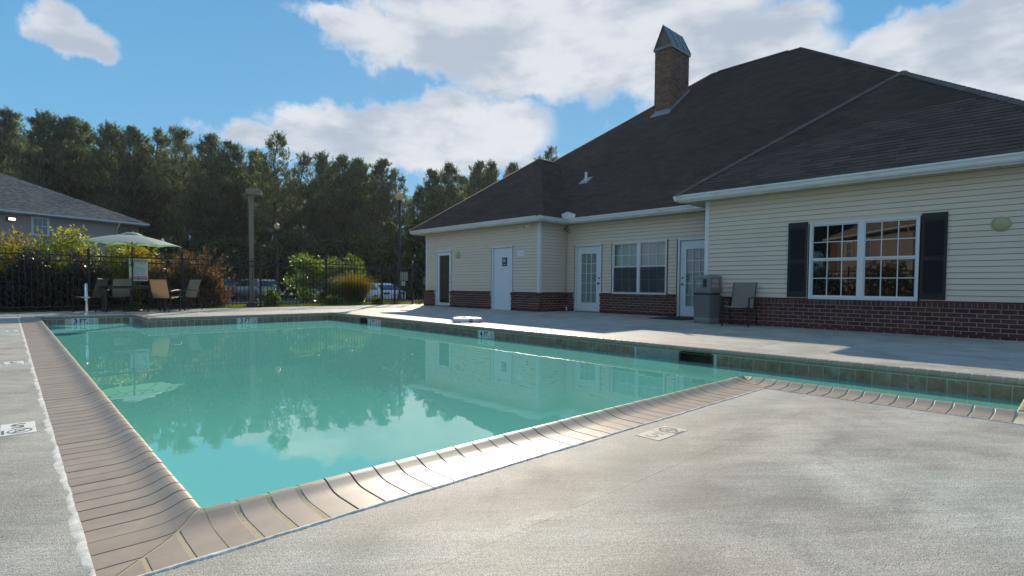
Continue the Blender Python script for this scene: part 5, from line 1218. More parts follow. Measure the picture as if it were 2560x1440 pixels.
# ------------------------------------------------------------------ neighbouring houses
m_nsid = mat('neighbour_siding', (.36, .285, .245), rough=.6, var=.04, attr=.05); m_nbrick = mat('neighbour_brick', (.16, .065, .045), rough=.85, var=.1, attr=.3)
m_ntrim = mat('neighbour_trim', (.62, .62, .60), rough=.5)
def house(name, p_corner, p_far, ze, lab, zbase=-.6, depth=14, slope=.5, hip=True, wins=(), lampx=None, bricks=((0, 2.2),), pipes=(2.6,), sid=None):
    """wall runs from p_corner to p_far (left of the corner seen from outside); local x along it, local y into the house"""
    o = Vector((*p_corner, 0)); d = Vector((p_far[0]-p_corner[0], p_far[1]-p_corner[1], 0)); L = d.length; d.normalize()
    nin = Vector((-d.y, d.x, 0)); 
    if (Vector((0, 0, 0))-o).dot(nin) > 0: nin = -nin
    M = Matrix((d, nin, Vector((0, 0, 1)))).transposed().to_4x4(); M.translation = o
    h_ = empty(name, tuple(o), 0, label=lab, cat='building')
    MB().box(.05, L-.05, .05, depth, zbase, ze-.12, M).build('wall', m_nsid, h_)
    # siding courses as real laps
    V = []; z = zbase
    Vs = []; Fs = []
    segs = []; x = 0
    bk = sorted(bricks)
    for a, c in bk:
        if a > x: segs.append((x, a))
        x = c
    if x < L: segs.append((x, L))
    k = 0
    while z < ze-.14:
        for a, c in segs:
            b0 = len(Vs); Vs += [tuple(M @ Vector(q)) for q in ((a, .02, z), (c, .02, z), (c, .024, z+.02), (a, .024, z+.02), (a, .045, z+.127), (c, .045, z+.127))]; Fs += [(b0, b0+1, b0+2, b0+3), (b0+3, b0+2, b0+5, b0+4)]
        z += .127
    if Vs: link('siding', np_mesh('siding', Vs, Fs, m_nsid, np.random.RandomState(2).rand(len(Fs))), h_)['kind'] = 'stuff'
    for a, c in bk:
        MB().box(a, c, .0, .05, zbase, ze-.14, M).build('brick_pier', m_bmortar, h_)
        Bv = []; z = max(zbase, 2.2) if ze > 4 else zbase; r = 0; Vs = []; Fs = []
        q6 = [(0, 1, 5, 4), (4, 5, 6, 7)]
        while z < ze-.2:
            x = a-(r % 2)*.1
            while x < c:
                s0, s1 = max(x+.006, a), min(x+.197, c)
                if s1-s0 > .03:
                    b0 = len(Vs); Vs += [tuple(M @ Vector(v)) for v in ((s0, -.008, z), (s1, -.008, z), (s1, -.008, z+.065), (s0, -.008, z+.065))]; Fs.append((b0, b0+1, b0+2, b0+3))
                x += .203
            z += .077; r += 1
        if Vs: link('bricks', np_mesh('bricks', Vs, Fs, m_nbrick, np.random.RandomState(5).rand(len(Fs))), h_)['kind'] = 'stuff'
    ov = .5
    MB().box(-ov, L+ov, -ov, -ov+.12, ze-.10, ze+.02, M).box(-ov, L+ov, -ov+.12, .05, ze-.15, ze-.13, M).build('gutter', m_ntrim, h_)
    MB().box(-ov, -ov+.1, -ov, depth, ze-.1, ze+.01, M).build('gutter', m_ntrim, h_)
    for x in pipes: MB().tube([M @ Vector((x, -.38, ze-.12)), M @ Vector((x, -.38, ze-.30)), M @ Vector((x, -.05, ze-.55)), M @ Vector((x, -.05, zbase))], .055, 6).build('downpipe', m_ntrim, h_)
    # hip roof
    H = (depth+2*ov)/2; rz_ = ze+.03+slope*H
    c = [M @ Vector(q) for q in ((-ov, -ov, ze+.02), (L+ov, -ov, ze+.02), (L+ov, depth+ov, ze+.02), (-ov, depth+ov, ze+.02), (-ov+H, -ov+H, rz_), (L+ov-(H if hip else 0), -ov+H, rz_))]
    MB().add(c, [(0, 1, 5, 4), (1, 2, 5), (2, 3, 4, 5), (3, 0, 4)]).build('roof', m_shingleN, h_)
    uu = (c[1]-c[0]); LL = uu.length; ww = (c[4]-c[0]); wl = math.hypot(H, slope*H)
    wd = (M.to_3x3() @ Vector((0, H, slope*H))).normalized()
    shingles(tuple(c[0]+Vector((0, 0, .01))), tuple(uu), tuple(wd), [(0, 0), (LL, 0), (LL-(H if hip else 0), wl), (H, wl)], e=.15, tabw=.33, seed=9, mt=m_shingleN, p=h_, name='shingles')
    for x, zc, w, hh, kind in wins:
        W = MB().box(x-w/2-.12, x-w/2, -.03, .03, zc-hh/2-.12, zc+hh/2+.12, M).box(x+w/2, x+w/2+.12, -.03, .03, zc-hh/2-.12, zc+hh/2+.12, M).box(x-w/2, x+w/2, -.03, .03, zc+hh/2, zc+hh/2+.14, M).box(x-w/2, x+w/2, -.03, .03, zc-hh/2-.12, zc-hh/2, M).build('window', m_ntrim, h_)
        MB().box(x-w/2, x+w/2, .0, .01, zc-hh/2, zc+hh/2, M).build('pane', m_glassthin2, W)
        q = MB()
        for k in range(1, 3): q.box(x-w/2+k*w/3-.012, x-w/2+k*w/3+.012, -.015, .0, zc-hh/2, zc+hh/2, M)
        q.box(x-w/2, x+w/2, -.03, .01, zc-.02, zc+.02, M); q.build('muntin_grid', m_ntrim, W)
    if lampx is not None:
        x, z = lampx; A = MB().box(x-.22, x+.22, -.16, .02, z-.11, z+.12, M).build('wall_lamp', mat('lamp_bronze', (.05, .035, .025), rough=.5), h_)
        em = bpy.data.materials.new('lit_lens'); em.use_nodes = True; t = NT(em.node_tree); t.n('ShaderNodeOutputMaterial', {0: t.n('ShaderNodeEmission', {'Color': (1, .93, .8, 1), 'Strength': 2.2})})
        MB().box(x-.18, x+.16, -.175, -.155, z-.10, z+.05, M).build('lamp_lens', em, A)
    return h_
m_glassthin2 = mat('curtained_glass', (.13, .16, .15), rough=.15, var=.1, spec=.8)
house('apartment_house', (7.35, 49.5), (-24.0, 37.2), 5.27, 'brown-sided two-storey apartment house behind the flowering hedge at left', wins=[(6.17, 4.46, .74, 1.0, 's'), (15, 4.46, .74, 1.0, 's')], lampx=(7.70, 4.79), bricks=((0, 1.45),), pipes=(1.6,), depth=15, slope=.50)
house('apartment_house', (-31.5, 16.6), (-20.0, 6.4), 5.3, 'brown apartment house across the lawn, mirrored in the near clubhouse window', wins=[(3.4, 4.0, .9, 1.5, 's'), (6.2, 4.0, .8, 1.6, 's')], bricks=((0, 1.5), (12.3, 15.2)), pipes=(1.7, 12.0), depth=14, slope=.5)

# ------------------------------------------------------------------ vegetation
rs = np.random.RandomState(11)
def unit(v): return v/np.maximum(np.linalg.norm(v, axis=-1, keepdims=True), 1e-9)
m_pine = mat('pine_needles', (.105, .145, .098), rough=.55, var=.2, scale=.5, attr=.45, orand=0, trans=.45, tcol=(1.5, 1.5, .6), spec=.3)
m_pinebark = mat('pine_bark', (.10, .075, .058), rough=.9, var=.3, scale=6, bump=.6, bscale=20, bdist=.02)
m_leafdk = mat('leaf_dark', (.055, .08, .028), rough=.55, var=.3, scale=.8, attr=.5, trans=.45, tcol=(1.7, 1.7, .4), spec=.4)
def tuft_block(P, D, L, k, wid):
    """P tips positions (n,3), D directions, L lengths; k blades each; returns verts, tris, var"""
    n_ = len(P); u = rs.rand(n_, k, 1)
    base = P[:, None, :]+D[:, None, :]*(L[:, None, None]*u*.85)
    perp = rs.randn(n_, k, 3); perp -= (perp*D[:, None, :]).sum(-1, keepdims=True)*D[:, None, :]; perp = unit(perp)
    dirv = unit(D[:, None, :]*(.75+.5*rs.rand(n_, k, 1))+perp*(.75+.5*rs.rand(n_, k, 1)))
    ln = (.13+.11*rs.rand(n_, k, 1))
    side = unit(np.cross(dirv, rs.randn(n_, k, 3)))*wid
    v0 = base-side*.5; v1 = base+side*.5; v2 = base+dirv*ln+side*.2
    V = np.stack([v0, v1, v2], 2).reshape(-1, 3); Fc = np.arange(len(V)).reshape(-1, 3)
    return V, Fc, np.repeat(rs.rand(n_), k)
def limb_tris(A, B, ra, rb):
    """thin three-sided limbs from A to B"""
    d = unit(B-A); s = unit(np.cross(d, np.array([.3, .1, 1.0]))); t_ = np.cross(d, s); V = []; 
    ang = [0, 2.09, 4.19]
    ring0 = [A+ra[:, None]*(s*math.cos(a)+t_*math.sin(a)) for a in ang]; ring1 = [B+rb[:, None]*(s*math.cos(a)+t_*math.sin(a)) for a in ang]
    V = np.stack(ring0+ring1, 1).reshape(-1, 3); n_ = len(A); q = np.array([(0, 1, 4, 3), (1, 2, 5, 4), (2, 0, 3, 5)])
    return V, (np.arange(n_)[:, None, None]*6+q[None]).reshape(-1, 4)
def pine_meshes(seed, H=17., base=.28, Rm=2.7, dens=1.0):
    global rs
    rs = np.random.RandomState(seed); r = rs
    # trunk
    nz = 12; zz = np.linspace(0, H, nz); bx = np.cumsum(r.randn(nz)*.10); by = np.cumsum(r.randn(nz)*.10); bx -= bx[0]; by -= by[0]
    T = MB().tube([(bx[i], by[i], zz[i]) for i in range(nz)], [.20*(1-.9*zz[i]/H)+.012 for i in range(nz)], 7)
    A = []; Bq = []; RA = []; RB = []; P = []; D = []
    z = H*base; k = 0
    while z < H-.5:
        f = (z-H*base)/(H*(1-base)); prof = (math.sin(min(1, f*1.5+.22)*math.pi/2))*(1-f)**.8*1.38
        nl = r.randint(3, 6) if dens >= 1 else r.randint(2, 5)
        for j in range(nl):
            a = r.rand()*2*math.pi; l = Rm*prof*r.uniform(.55, 1.2)+.12; el_ = r.uniform(.05, .55)+f*.35
            x0 = np.interp(z, zz, bx); y0 = np.interp(z, zz, by); p0_ = np.array([x0, y0, z]); d = np.array([math.cos(a)*math.cos(el_), math.sin(a)*math.cos(el_), math.sin(el_)])
            p1 = p0_+d*l*.55; d2 = unit(d+np.array([0, 0, .45])); p2 = p1+d2*l*.5
            A += [p0_, p1]; Bq += [p1, p2]; RA += [.018+.009*l, .012+.006*l]; RB += [.012+.006*l, .005]
            nt = int((3.6+l*4.6)*dens*(1.15-.4*f))
            for q in range(nt):
                t_ = r.uniform(.3, 1)**.8; b0 = p0_+(p1-p0_)*min(1, t_*2) if t_ < .5 else p1+(p2-p1)*(t_*2-1)
                off = r.randn(3)*np.array([1, 1, .5]); off = off/np.linalg.norm(off)*r.uniform(.2, .7)*(.25+l*.32)
                hub = b0+off+np.array([0, 0, .1]); A.append(b0); Bq.append(hub); RA.append(.009); RB.append(.004)
                for w_ in range(r.randint(2, 5)):      # a hand of upright bottle-brush shoots
                    dd = unit(off*.35+r.randn(3)*.28+np.array([0, 0, .95])+d*.25); P.append(hub+dd*.05+r.randn(3)*.06); D.append(dd)
        z += r.uniform(.22, .42)
    for q in range(16):      # leader candles
        hh = r.rand(); p = np.array([bx[-1], by[-1], H-.1-1.3*hh])+r.randn(3)*np.array([.10+.38*hh, .10+.38*hh, .12]); P.append(p); D.append(unit(np.array([r.randn()*.15, r.randn()*.15, 1.])))
    P = np.array(P); D = np.array(D); L = r.uniform(.36, .72, len(P))
    V, Fc, va = tuft_block(P, D, L, 14, .055)
    crown = np_mesh('pine_crown', V, Fc, m_pine, va)
    V2, F2 = limb_tris(np.array(A), np.array(Bq), np.array(RA), np.array(RB))
    return T.mesh('pine_trunk', m_pinebark), np_mesh('pine_limbs', V2, F2, m_pinebark), crown
PV = [pine_meshes(21, 17, .26, 2.7), pine_meshes(22, 17, .33, 2.3), pine_meshes(23, 17, .30, 3.0), pine_meshes(24, 17, .45, 2.2, .8), pine_meshes(25, 17, .36, 2.6, .62)]
def pxray(x, y):
    d = fw + rt*((x-1280)/F) - up*((y-761.8)/F); return d
def pine(px, py, dep, var, lab, name='pine_tree', sxy=1.0):
    d = pxray(px, py); p = Vector((0, 0, CAMH))+d*dep; z0 = -.55; s = (p.z-z0)/17.3
    t = empty(name, (p.x, p.y, z0), rnd.uniform(0, 6.28), label=lab, cat='tree', group='pines beyond the car park')
    t.scale = (s*sxy, s*sxy, s)
    for nm, me in zip(('trunk', 'limbs', 'crown'), PV[var]):
        o = bpy.data.objects.new(nm, me); col.objects.link(o); o.parent = t
    return t
PINES = [(-60, 262, 60, 0, 'pine tree cut by the left edge, above the grey roof ridge'), (22, 268, 61, 1, 'tall pine with a pointed double top at the far left'), (98, 278, 58, 2, 'broad pine above the middle of the neighbouring roof'), (158, 288, 60, 0, 'pointed pine standing over the first roof window'),
 (212, 300, 62, 1, 'pine with twin tips over the right half of the neighbouring roof'), (282, 306, 60, 2, 'cone-topped pine above the umbrella'), (346, 318, 61, 0, 'pine above the right end of the neighbouring roof'), (385, 318, 64, 3, 'pine with a flat bushy top right of the neighbouring roof'),
 (430, 314, 62, 4, 'thin-topped pine with a leaning leader, right of the roof end'), (458, 322, 60, 4, 'slender pine with a lone bare tip'), (530, 338, 60, 2, 'wide pine left of the shoebox lamp'), (590, 350, 63, 0, 'pine just left of the shoebox lamp head'),
 (684, 326, 56, 4, 'tallest pine of the middle, right of the shoebox lamp'), (640, 372, 62, 1, 'low pine behind the shoebox lamp pole'), (755, 378, 58, 4, 'spiky pine right of the tallest one'), (803, 378, 59, 1, 'pine with a brush-like top above the green bush'),
 (860, 390, 58, 2, 'dense dark pine above the ornamental grass'), (905, 396, 60, 2, 'dense pine with a rounded top, left of the lamp globe'), (945, 392, 57, 0, 'pointed pine left of the acorn lamp'), (995, 420, 60, 4, 'open-crowned pine behind the acorn lamp globe'),
 (1052, 462, 57, 1, 'low sparse pine in the dip right of the acorn lamp'), (1085, 418, 59, 0, 'open pine with sky between its limbs, left of the house eaves'), (1120, 405, 61, 2, 'airy pine above the left eaves of the clubhouse'), (1190, 398, 62, 0, 'pine with upright candles over the left wing roof'),
 (1232, 400, 60, 1, 'pine rising behind the left wing roof slope'), (1290, 408, 63, 2, 'pine just showing above the left wing roof near its peak'), (1385, 366, 62, 4, 'pine peeping out between the two roof peaks'), (1345, 388, 66, 4, 'small pine tip behind the left roof peak'),
 (1450, 372, 70, 4, 'pine tip showing over the main roof slope')]
for px, py, dep, v, lab in PINES: pine(px, py, dep, v, lab, sxy=1.15 if px < 1000 else 1.0)
# the wood behind: one mass
def wood(name, items, lab=None):
    o0 = None; Vs = []; Fs = []; va = []; vb = 0
    for px, py, dep, v, s_ in items:
        d = pxray(px, py); p = Vector((0, 0, CAMH))+d*dep; z0 = -.55; s = (p.z-z0)/17.3; a = rnd.uniform(0, 6.28)
        me = PV[v][2]; V = np.empty(len(me.vertices)*3, np.float32); me.vertices.foreach_get('co', V); V = V.reshape(-1, 3)
        ca, sa = math.cos(a), math.sin(a); X = V[:, 0]*ca-V[:, 1]*sa; Y = V[:, 0]*sa+V[:, 1]*ca
        V = np.stack([X*s*s_+p.x, Y*s*s_+p.y, V[:, 2]*s+z0], 1); f = np.arange(len(V)).reshape(-1, 3)+vb; vb += len(V)
        Vs.append(V); Fs.append(f); va.append(np.repeat(rs.rand(len(f)//11+1), 11)[:len(f)])
    o = link(name, np_mesh(name, np.concatenate(Vs), np.concatenate(Fs), m_pine, np.concatenate(va))); o['kind'] = 'stuff'; return o
wood('pine_wood', [(x, y, dp, v, 1.5) for x, y, dp, v in [(-20, 330, 74, 2), (60, 345, 72, 0), (130, 355, 76, 2), (200, 365, 73, 0), (270, 372, 76, 2), (330, 380, 72, 0), (400, 385, 75, 2), (470, 395, 72, 2), (540, 400, 76, 0), (610, 420, 73, 2), (680, 430, 76, 0), (750, 450, 74, 2), (830, 440, 73, 0), (890, 440, 75, 2), (950, 470, 74, 0), (1240, 440, 74, 0), (1100, 460, 73, 2), (1170, 440, 75, 0)]])
# understory
def leaf_cloud(n_, c, r, size, flat=.0, shell=.55, seed=1, squash=1.0, lean=None, elong=1.6):
    r_ = np.random.RandomState(seed); d = unit(r_.randn(n_, 3)); rad = shell+(1-shell)*r_.rand(n_, 1)**.5
    P = d*rad*np.array(r)+np.array(c)
    # break up the outline
    ph = np.sin(d[:, 0:1]*5+seed)*np.cos(d[:, 1:2]*6+seed*2)+.7*np.sin(d[:, 2:3]*9+d[:, 0:1]*7); P = np.array(c)+(P-np.array(c))*(1+.16*ph)
    return leaf_quads(P, size, r_, d)
def leaf_quads(P, size, r_, out=None, up_b=.3, elong=1.7):
    n_ = len(P); ax = unit(r_.randn(n_, 3)+(out*.7 if out is not None else 0)+np.array([0, 0, up_b])); sd_ = unit(np.cross(ax, r_.randn(n_, 3))); s = size*(.6+.8*r_.rand(n_, 1))
    v = np.stack([P-sd_*s*.28, P+ax*s*.55*elong*.5-sd_*s*.5*.9, P+ax*s*elong, P+ax*s*.55*elong*.5+sd_*s*.5*.9], 1).reshape(-1, 3)
    return v, np.arange(len(v)).reshape(-1, 4)
def tree_from_clumps(name, x, y, z0, H, Rr, mt, n_leaf, size, seed, lab, cat='tree', group=None, clumps=26, trunk=.12):
    r_ = np.random.RandomState(seed); t = empty(name, (x, y, z0), 0, label=lab, cat=cat, group=group)
    Vs = []; vb = 0; b = MB(); b.tube([(x, y, z0), (x+r_.randn()*.1, y+r_.randn()*.1, z0+H*.45), (x+r_.randn()*.2, y, z0+H*.8)], [trunk, trunk*.7, trunk*.25], 6)
    b.build('trunk', m_pinebark, t); L = MB()
    for k in range(clumps):
        a = r_.rand()*6.28; hh = r_.uniform(.12, .95); rr_ = Rr*math.sqrt(r_.rand())*(1-.55*abs(hh-.45)); c = np.array([x+rr_*math.cos(a), y+rr_*math.sin(a), z0+H*hh]); cr = Rr*r_.uniform(.16, .34)
        d = unit(r_.randn(n_leaf//clumps, 3)); P = c+d*cr*(r_.rand(len(d), 1)**.4)*np.array([1, 1, .75]); v, _ = leaf_quads(P, size, r_, d); Vs.append(v)
        L.tube([(x, y, z0+H*hh*.5), tuple(c)], [.03*H/6, .01], 4)
    V = np.concatenate(Vs); Fc = np.arange(len(V)).reshape(-1, 4)
    L.build('limbs', m_pinebark, t)
    link('crown', np_mesh('crown', V, Fc, mt, np.repeat(r_.rand(len(Fc)//8+1), 8)[:len(Fc)]), t)
    return t
UND = [(480, 640, 50, 6, 'low dark broadleaf tree left of the shoebox pole'), (575, 600, 54, 7.5, 'dark broadleaf tree behind the shoebox pole'), (660, 560, 53, 8, 'broadleaf tree behind the far acorn lamp'), (745, 590, 51, 7, 'rounded broadleaf tree right of the far acorn lamp'),
       (430, 610, 57, 7, 'dark broadleaf tree filling the gap above the reddish shrub'), (530, 600, 58, 7.5, 'dark broadleaf tree between the umbrella and the shoebox pole'), (320, 640, 60, 6, 'dark broadleaf tree behind the right end of the brown house'),
       (850, 600, 54, 8, 'deep-shaded broadleaf tree above the green bush'), (930, 575, 50, 7, 'broadleaf tree left of the near lamp post'), (1010, 560, 49, 6.5, 'yellow-lit broadleaf tree behind the near lamp post'), (1075, 560, 46, 6, 'broadleaf tree half hidden by the house corner'), (380, 640, 52, 6.5, 'dark broadleaf tree behind the umbrella, right of the brown house')]
for i, (px, py, dep, Rr, lab) in enumerate(UND):
    d = pxray(px, py); p = Vector((0, 0, CAMH))+d*dep; tree_from_clumps('broadleaf_tree', p.x, p.y, -.55, p.z+.55, Rr*.45, m_leafdk, 18000, .17, 40+i, lab, group='broadleaf trees under the pines', clumps=30)
# dark thicket at the foot of the wood
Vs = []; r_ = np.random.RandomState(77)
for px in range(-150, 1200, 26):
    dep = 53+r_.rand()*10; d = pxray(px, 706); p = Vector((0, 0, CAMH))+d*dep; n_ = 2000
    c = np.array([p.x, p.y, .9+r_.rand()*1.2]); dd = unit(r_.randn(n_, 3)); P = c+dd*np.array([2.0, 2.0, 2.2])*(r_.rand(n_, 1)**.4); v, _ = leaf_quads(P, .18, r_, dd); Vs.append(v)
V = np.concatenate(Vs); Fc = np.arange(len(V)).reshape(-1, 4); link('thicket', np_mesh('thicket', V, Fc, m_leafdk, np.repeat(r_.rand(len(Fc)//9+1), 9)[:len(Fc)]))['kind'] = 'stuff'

# shrubs by the fence
m_red = mat('barberry_leaf', (.14, .105, .06), rough=.6, var=.3, scale=2.2, attr=.5, trans=.45, tcol=(1.55, 1.2, .6), spec=.3)
m_ygreen = mat('loropetalum_leaf', (.18, .18, .035), rough=.55, var=.3, scale=1.6, attr=.55, trans=.5, tcol=(2.0, 1.6, .25), spec=.35, hue=.03)
m_ygreen2 = mat('nandina_leaf', (.17, .20, .045), rough=.4, var=.3, scale=2.4, attr=.6, trans=.5, tcol=(2.0, 1.7, .35), spec=.5, hue=.035)
m_lowdark = mat('dark_purple_leaf', (.05, .042, .032), rough=.4, var=.3, scale=2, attr=.5, trans=.3, tcol=(1.4, 1.2, .7), spec=.5)
m_bgreen = mat('bright_leaf', (.10, .15, .04), rough=.4, var=.25, scale=1.5, attr=.5, trans=.45, tcol=(1.7, 1.7, .4), spec=.5)
m_stem = mat('shrub_stem', (.07, .05, .035), rough=.8)
m_grassb = mat('grass_blade', (.15, .15, .025), rough=.6, var=.2, scale=3, attr=.5, trans=.5, tcol=(1.6, 1.3, .25), spec=.3)
def shrub(name, x, y, z0, r, H, mt, n_, size, seed, lab, shoots=0, shoot_len=.5, group=None, mt2=None, core=True):
    r_ = np.random.RandomState(seed); t = empty(name, (x, y, z0), 0, label=lab, cat='shrub', group=group)
    d = unit(r_.randn(n_, 3)); d[:, 2] = np.abs(d[:, 2])*1.0-.15*(r_.rand(n_) < .3); rad = .45+.55*r_.rand(n_, 1)**.45
    wob = 1+.13*np.sin(d[:, 0:1]*6+seed)+.10*np.sin(d[:, 1:2]*9+d[:, 2:3]*5+seed)+.07*np.sin(d[:, 2:3]*17+d[:, 0:1]*11)
    P = d*rad*wob*np.array([r[0], r[1], H])+np.array([x, y, z0+.05]); P[:, 2] = np.maximum(P[:, 2], z0+.03)
    v, _ = leaf_quads(P, size, r_, d); va = np.repeat(r_.rand(n_//6+1), 6)[:n_]
    Vs = [v]; S = MB()
    for k in range(10):
        a = r_.rand()*6.28; S.tube([(x+.1*math.cos(a), y+.1*math.sin(a), z0), (x+r[0]*.4*math.cos(a), y+r[1]*.4*math.sin(a), z0+H*.5), (x+r[0]*.75*math.cos(a), y+r[1]*.75*math.sin(a), z0+H*.8)], [.02, .012, .006], 4)
    for k in range(shoots):
        a = r_.rand()*6.28; e = r_.uniform(.15, 1.35); dd = np.array([math.cos(a)*math.cos(e), math.sin(a)*math.cos(e), math.sin(e)]); b0 = np.array([x, y, z0])+dd*np.array([r[0], r[1], H])*.9
        g_ = unit(dd+np.array([0, 0, .5])); g2 = unit(g_+np.array([dd[0]*.5, dd[1]*.5, -.1])); l = shoot_len*r_.uniform(.5, 1.2); m1 = b0+g_*l*.55; m2 = m1+g2*l*.45
        S.tube([tuple(b0), tuple(m1), tuple(m2)], [.006, .004, .002], 3)
        tt = r_.rand(26, 1); Q = np.where(tt < .55, b0+(m1-b0)*(tt/.55), m1+(m2-m1)*((tt-.55)/.45)); oo = unit(r_.randn(26, 3)); v2, _ = leaf_quads(Q+oo*.02, size*.8, r_, oo); Vs.append(v2); va = np.concatenate([va, np.full(26, r_.rand())])
    S.build('stems', m_stem, t)
    V = np.concatenate(Vs); Fc = np.arange(len(V)).reshape(-1, 4)
    link('foliage', np_mesh('foliage', V, Fc, mt, va[:len(Fc)]), t); return t
# hedge left: tall yellow-green shrubs with a dark front row
HG = 'hedge shrubs behind the fence at the left'
HED = [(-4.6, 22.3, 1.5, 1.2, 2.15, m_ygreen, 'yellow-green hedge shrub beyond the left edge of the view'), (-2.4, 22.4, 1.4, 1.2, 2.15, m_ygreen, 'yellow-green hedge shrub at the far left of the fence'), (-.4, 22.5, 1.3, 1.1, 2.2, m_ygreen, 'yellow-green hedge shrub under the lit wall lamp'),
       (1.3, 22.6, 1.25, 1.1, 2.45, m_ygreen2, 'tall green hedge shrub below the roof window'), (2.9, 23.1, 1.15, 1.1, 2.15, m_ygreen2, 'green hedge shrub between the roof window and the umbrella'), (3.3, 22.2, .9, .8, 1.9, m_ygreen, 'smaller yellow hedge shrub left of the pool rules sign')]
for i, (x, y, ra, rb, H_, mt, lab) in enumerate(HED): shrub('hedge_shrub', x, y, -.05, (ra, rb), H_, mt, 12000, .052, 60+i, lab, 44, .6, HG)
FR = [(-4.2, 21.0, 1.1, .75, 1.55, 'dark low shrub against the fence, beyond the left edge'), (-2.5, 21.0, 1.1, .75, 1.6, 'dark low shrub against the fence at the left edge'), (-.9, 21.05, 1.05, .75, 1.55, 'dark low shrub against the fence, left of the wall lamp line'), (.5, 21.1, 1.0, .75, 1.6, 'dark low shrub against the fence, left of the handrail'), (1.7, 21.3, .9, .7, 1.45, 'dark low shrub behind the handrail')]
for i, (x, y, ra, rb, H_, lab) in enumerate(FR): shrub('low_shrub', x, y, -.05, (ra, rb), H_, m_lowdark, 7000, .06, 80+i, lab, 16, .3, 'dark low shrubs against the fence')
shrub('barberry_shrub', 4.75, 21.25, -.05, (.95, .7), 1.55, m_red, 12000, .052, 91, 'reddish barberry shrub with arching shoots, right of the sign', 80, .85)
shrub('barberry_shrub', 3.85, 21.35, -.05, (.6, .6), 1.4, m_red, 6000, .052, 92, 'smaller reddish barberry shrub directly right of the pool rules sign', 26, .5)
tree_from_clumps('leafy_bush', 10.9, 24.3, -.2, 2.25, 1.75, m_bgreen, 9000, .085, 95, 'rounded bright green bush with white blossom behind the fence', 'bush', clumps=60, trunk=.05)
# blossom on it
r_ = np.random.RandomState(5); P = np.array([10.9, 24.3, .95])+unit(r_.randn(90, 3))*np.array([1.9, 1.5, 1.2]); v, _ = leaf_quads(P, .06, r_, None)
bl = [o for o in bpy.data.objects if o.name.startswith('leafy_bush')][0]
link('blossom', np_mesh('blossom', v, np.arange(len(v)).reshape(-1, 4), mat('white_petals', (.7, .7, .62), rough=.6)), bl)
shrub('small_rose', 7.15, 20.75, -.05, (.28, .25), .55, m_bgreen, 900, .06, 97, 'small leafy plant with a red tip at the foot of the fence post', 8, .35)
shrub('small_weed', 9.3, 20.35, -.05, (.35, .2), .30, m_bgreen, 700, .07, 98, 'low weed at the fence foot beneath the green bush', 2, .2)
shrub('small_weed', 11.15, 20.15, -.05, (.22, .15), .28, m_bgreen, 500, .05, 99, 'low weed at the post left of the gate', 2, .2)
# ornamental grass
def blades(n_, c, spread, H, curve, width, mt, seed, name, lab=None, kind=None, top=None):
    r_ = np.random.RandomState(seed); a = r_.rand(n_)*6.283; rad = spread*np.sqrt(r_.rand(n_)); bx = c[0]+rad*np.cos(a); by = c[1]+rad*np.sin(a); h_ = H*(.45+.55*r_.rand(n_))*(1-.25*(rad/spread)**2)
    out = (.25+.75*rad/spread)*curve*(.6+.8*r_.rand(n_)); a2 = a+r_.randn(n_)*.5; dx, dy = np.cos(a2)*out, np.sin(a2)*out; px_, py_ = -np.sin(a2+r_.randn(n_)), np.cos(a2+r_.randn(n_))
    V = []
    for t_, w_, dr in ((0, 1, 0), (.45, .9, .10), (.8, .6, .45), (1.0, .1, 1.0)):
        zz = c[2]+h_*t_*(1-.12*dr); ox, oy = bx+dx*dr, by+dy*dr
        V.append(np.stack([ox-px_*width*w_/2, oy-py_*width*w_/2, zz], 1)); V.append(np.stack([ox+px_*width*w_/2, oy+py_*width*w_/2, zz], 1))
    V = np.stack(V, 1).reshape(-1, 3); q = np.array([(0, 1, 3, 2), (2, 3, 5, 4), (4, 5, 7, 6)]); Fc = (np.arange(n_)[:, None, None]*8+q[None]).reshape(-1, 4)
    return np_mesh(name, V, Fc, mt, np.repeat(r_.rand(n_), 3))
og = link('ornamental_grass', blades(5200, (10.95, 21.75, -.08), .36, 1.75, .85, .008, m_grassb, 5, 'ornamental_grass')); tag(og, 'big golden clump of ornamental grass behind the fence', 'grass clump')
# turf strip by the fence and the nearer lawn
r_ = np.random.RandomState(9); n_ = 60000
X = r_.uniform(-6, 15, n_); Y = 20.25+(r_.rand(n_)**1.6)*9; Hh = .05+.07*r_.rand(n_)
Z = np.array([gz(x, y) for x, y in zip(X, Y)]); a = r_.rand(n_)*6.28; wx, wy = np.cos(a)*.007, np.sin(a)*.007; lx_, ly_ = r_.randn(n_)*.02, r_.randn(n_)*.02
V = np.stack([np.stack([X-wx, Y-wy, Z-.01], 1), np.stack([X+wx, Y+wy, Z-.01], 1), np.stack([X+lx_, Y+ly_, Z+Hh], 1)], 1).reshape(-1, 3)
link('turf', np_mesh('turf', V, np.arange(len(V)).reshape(-1, 3), m_grass, r_.rand(n_)))['kind'] = 'stuff'
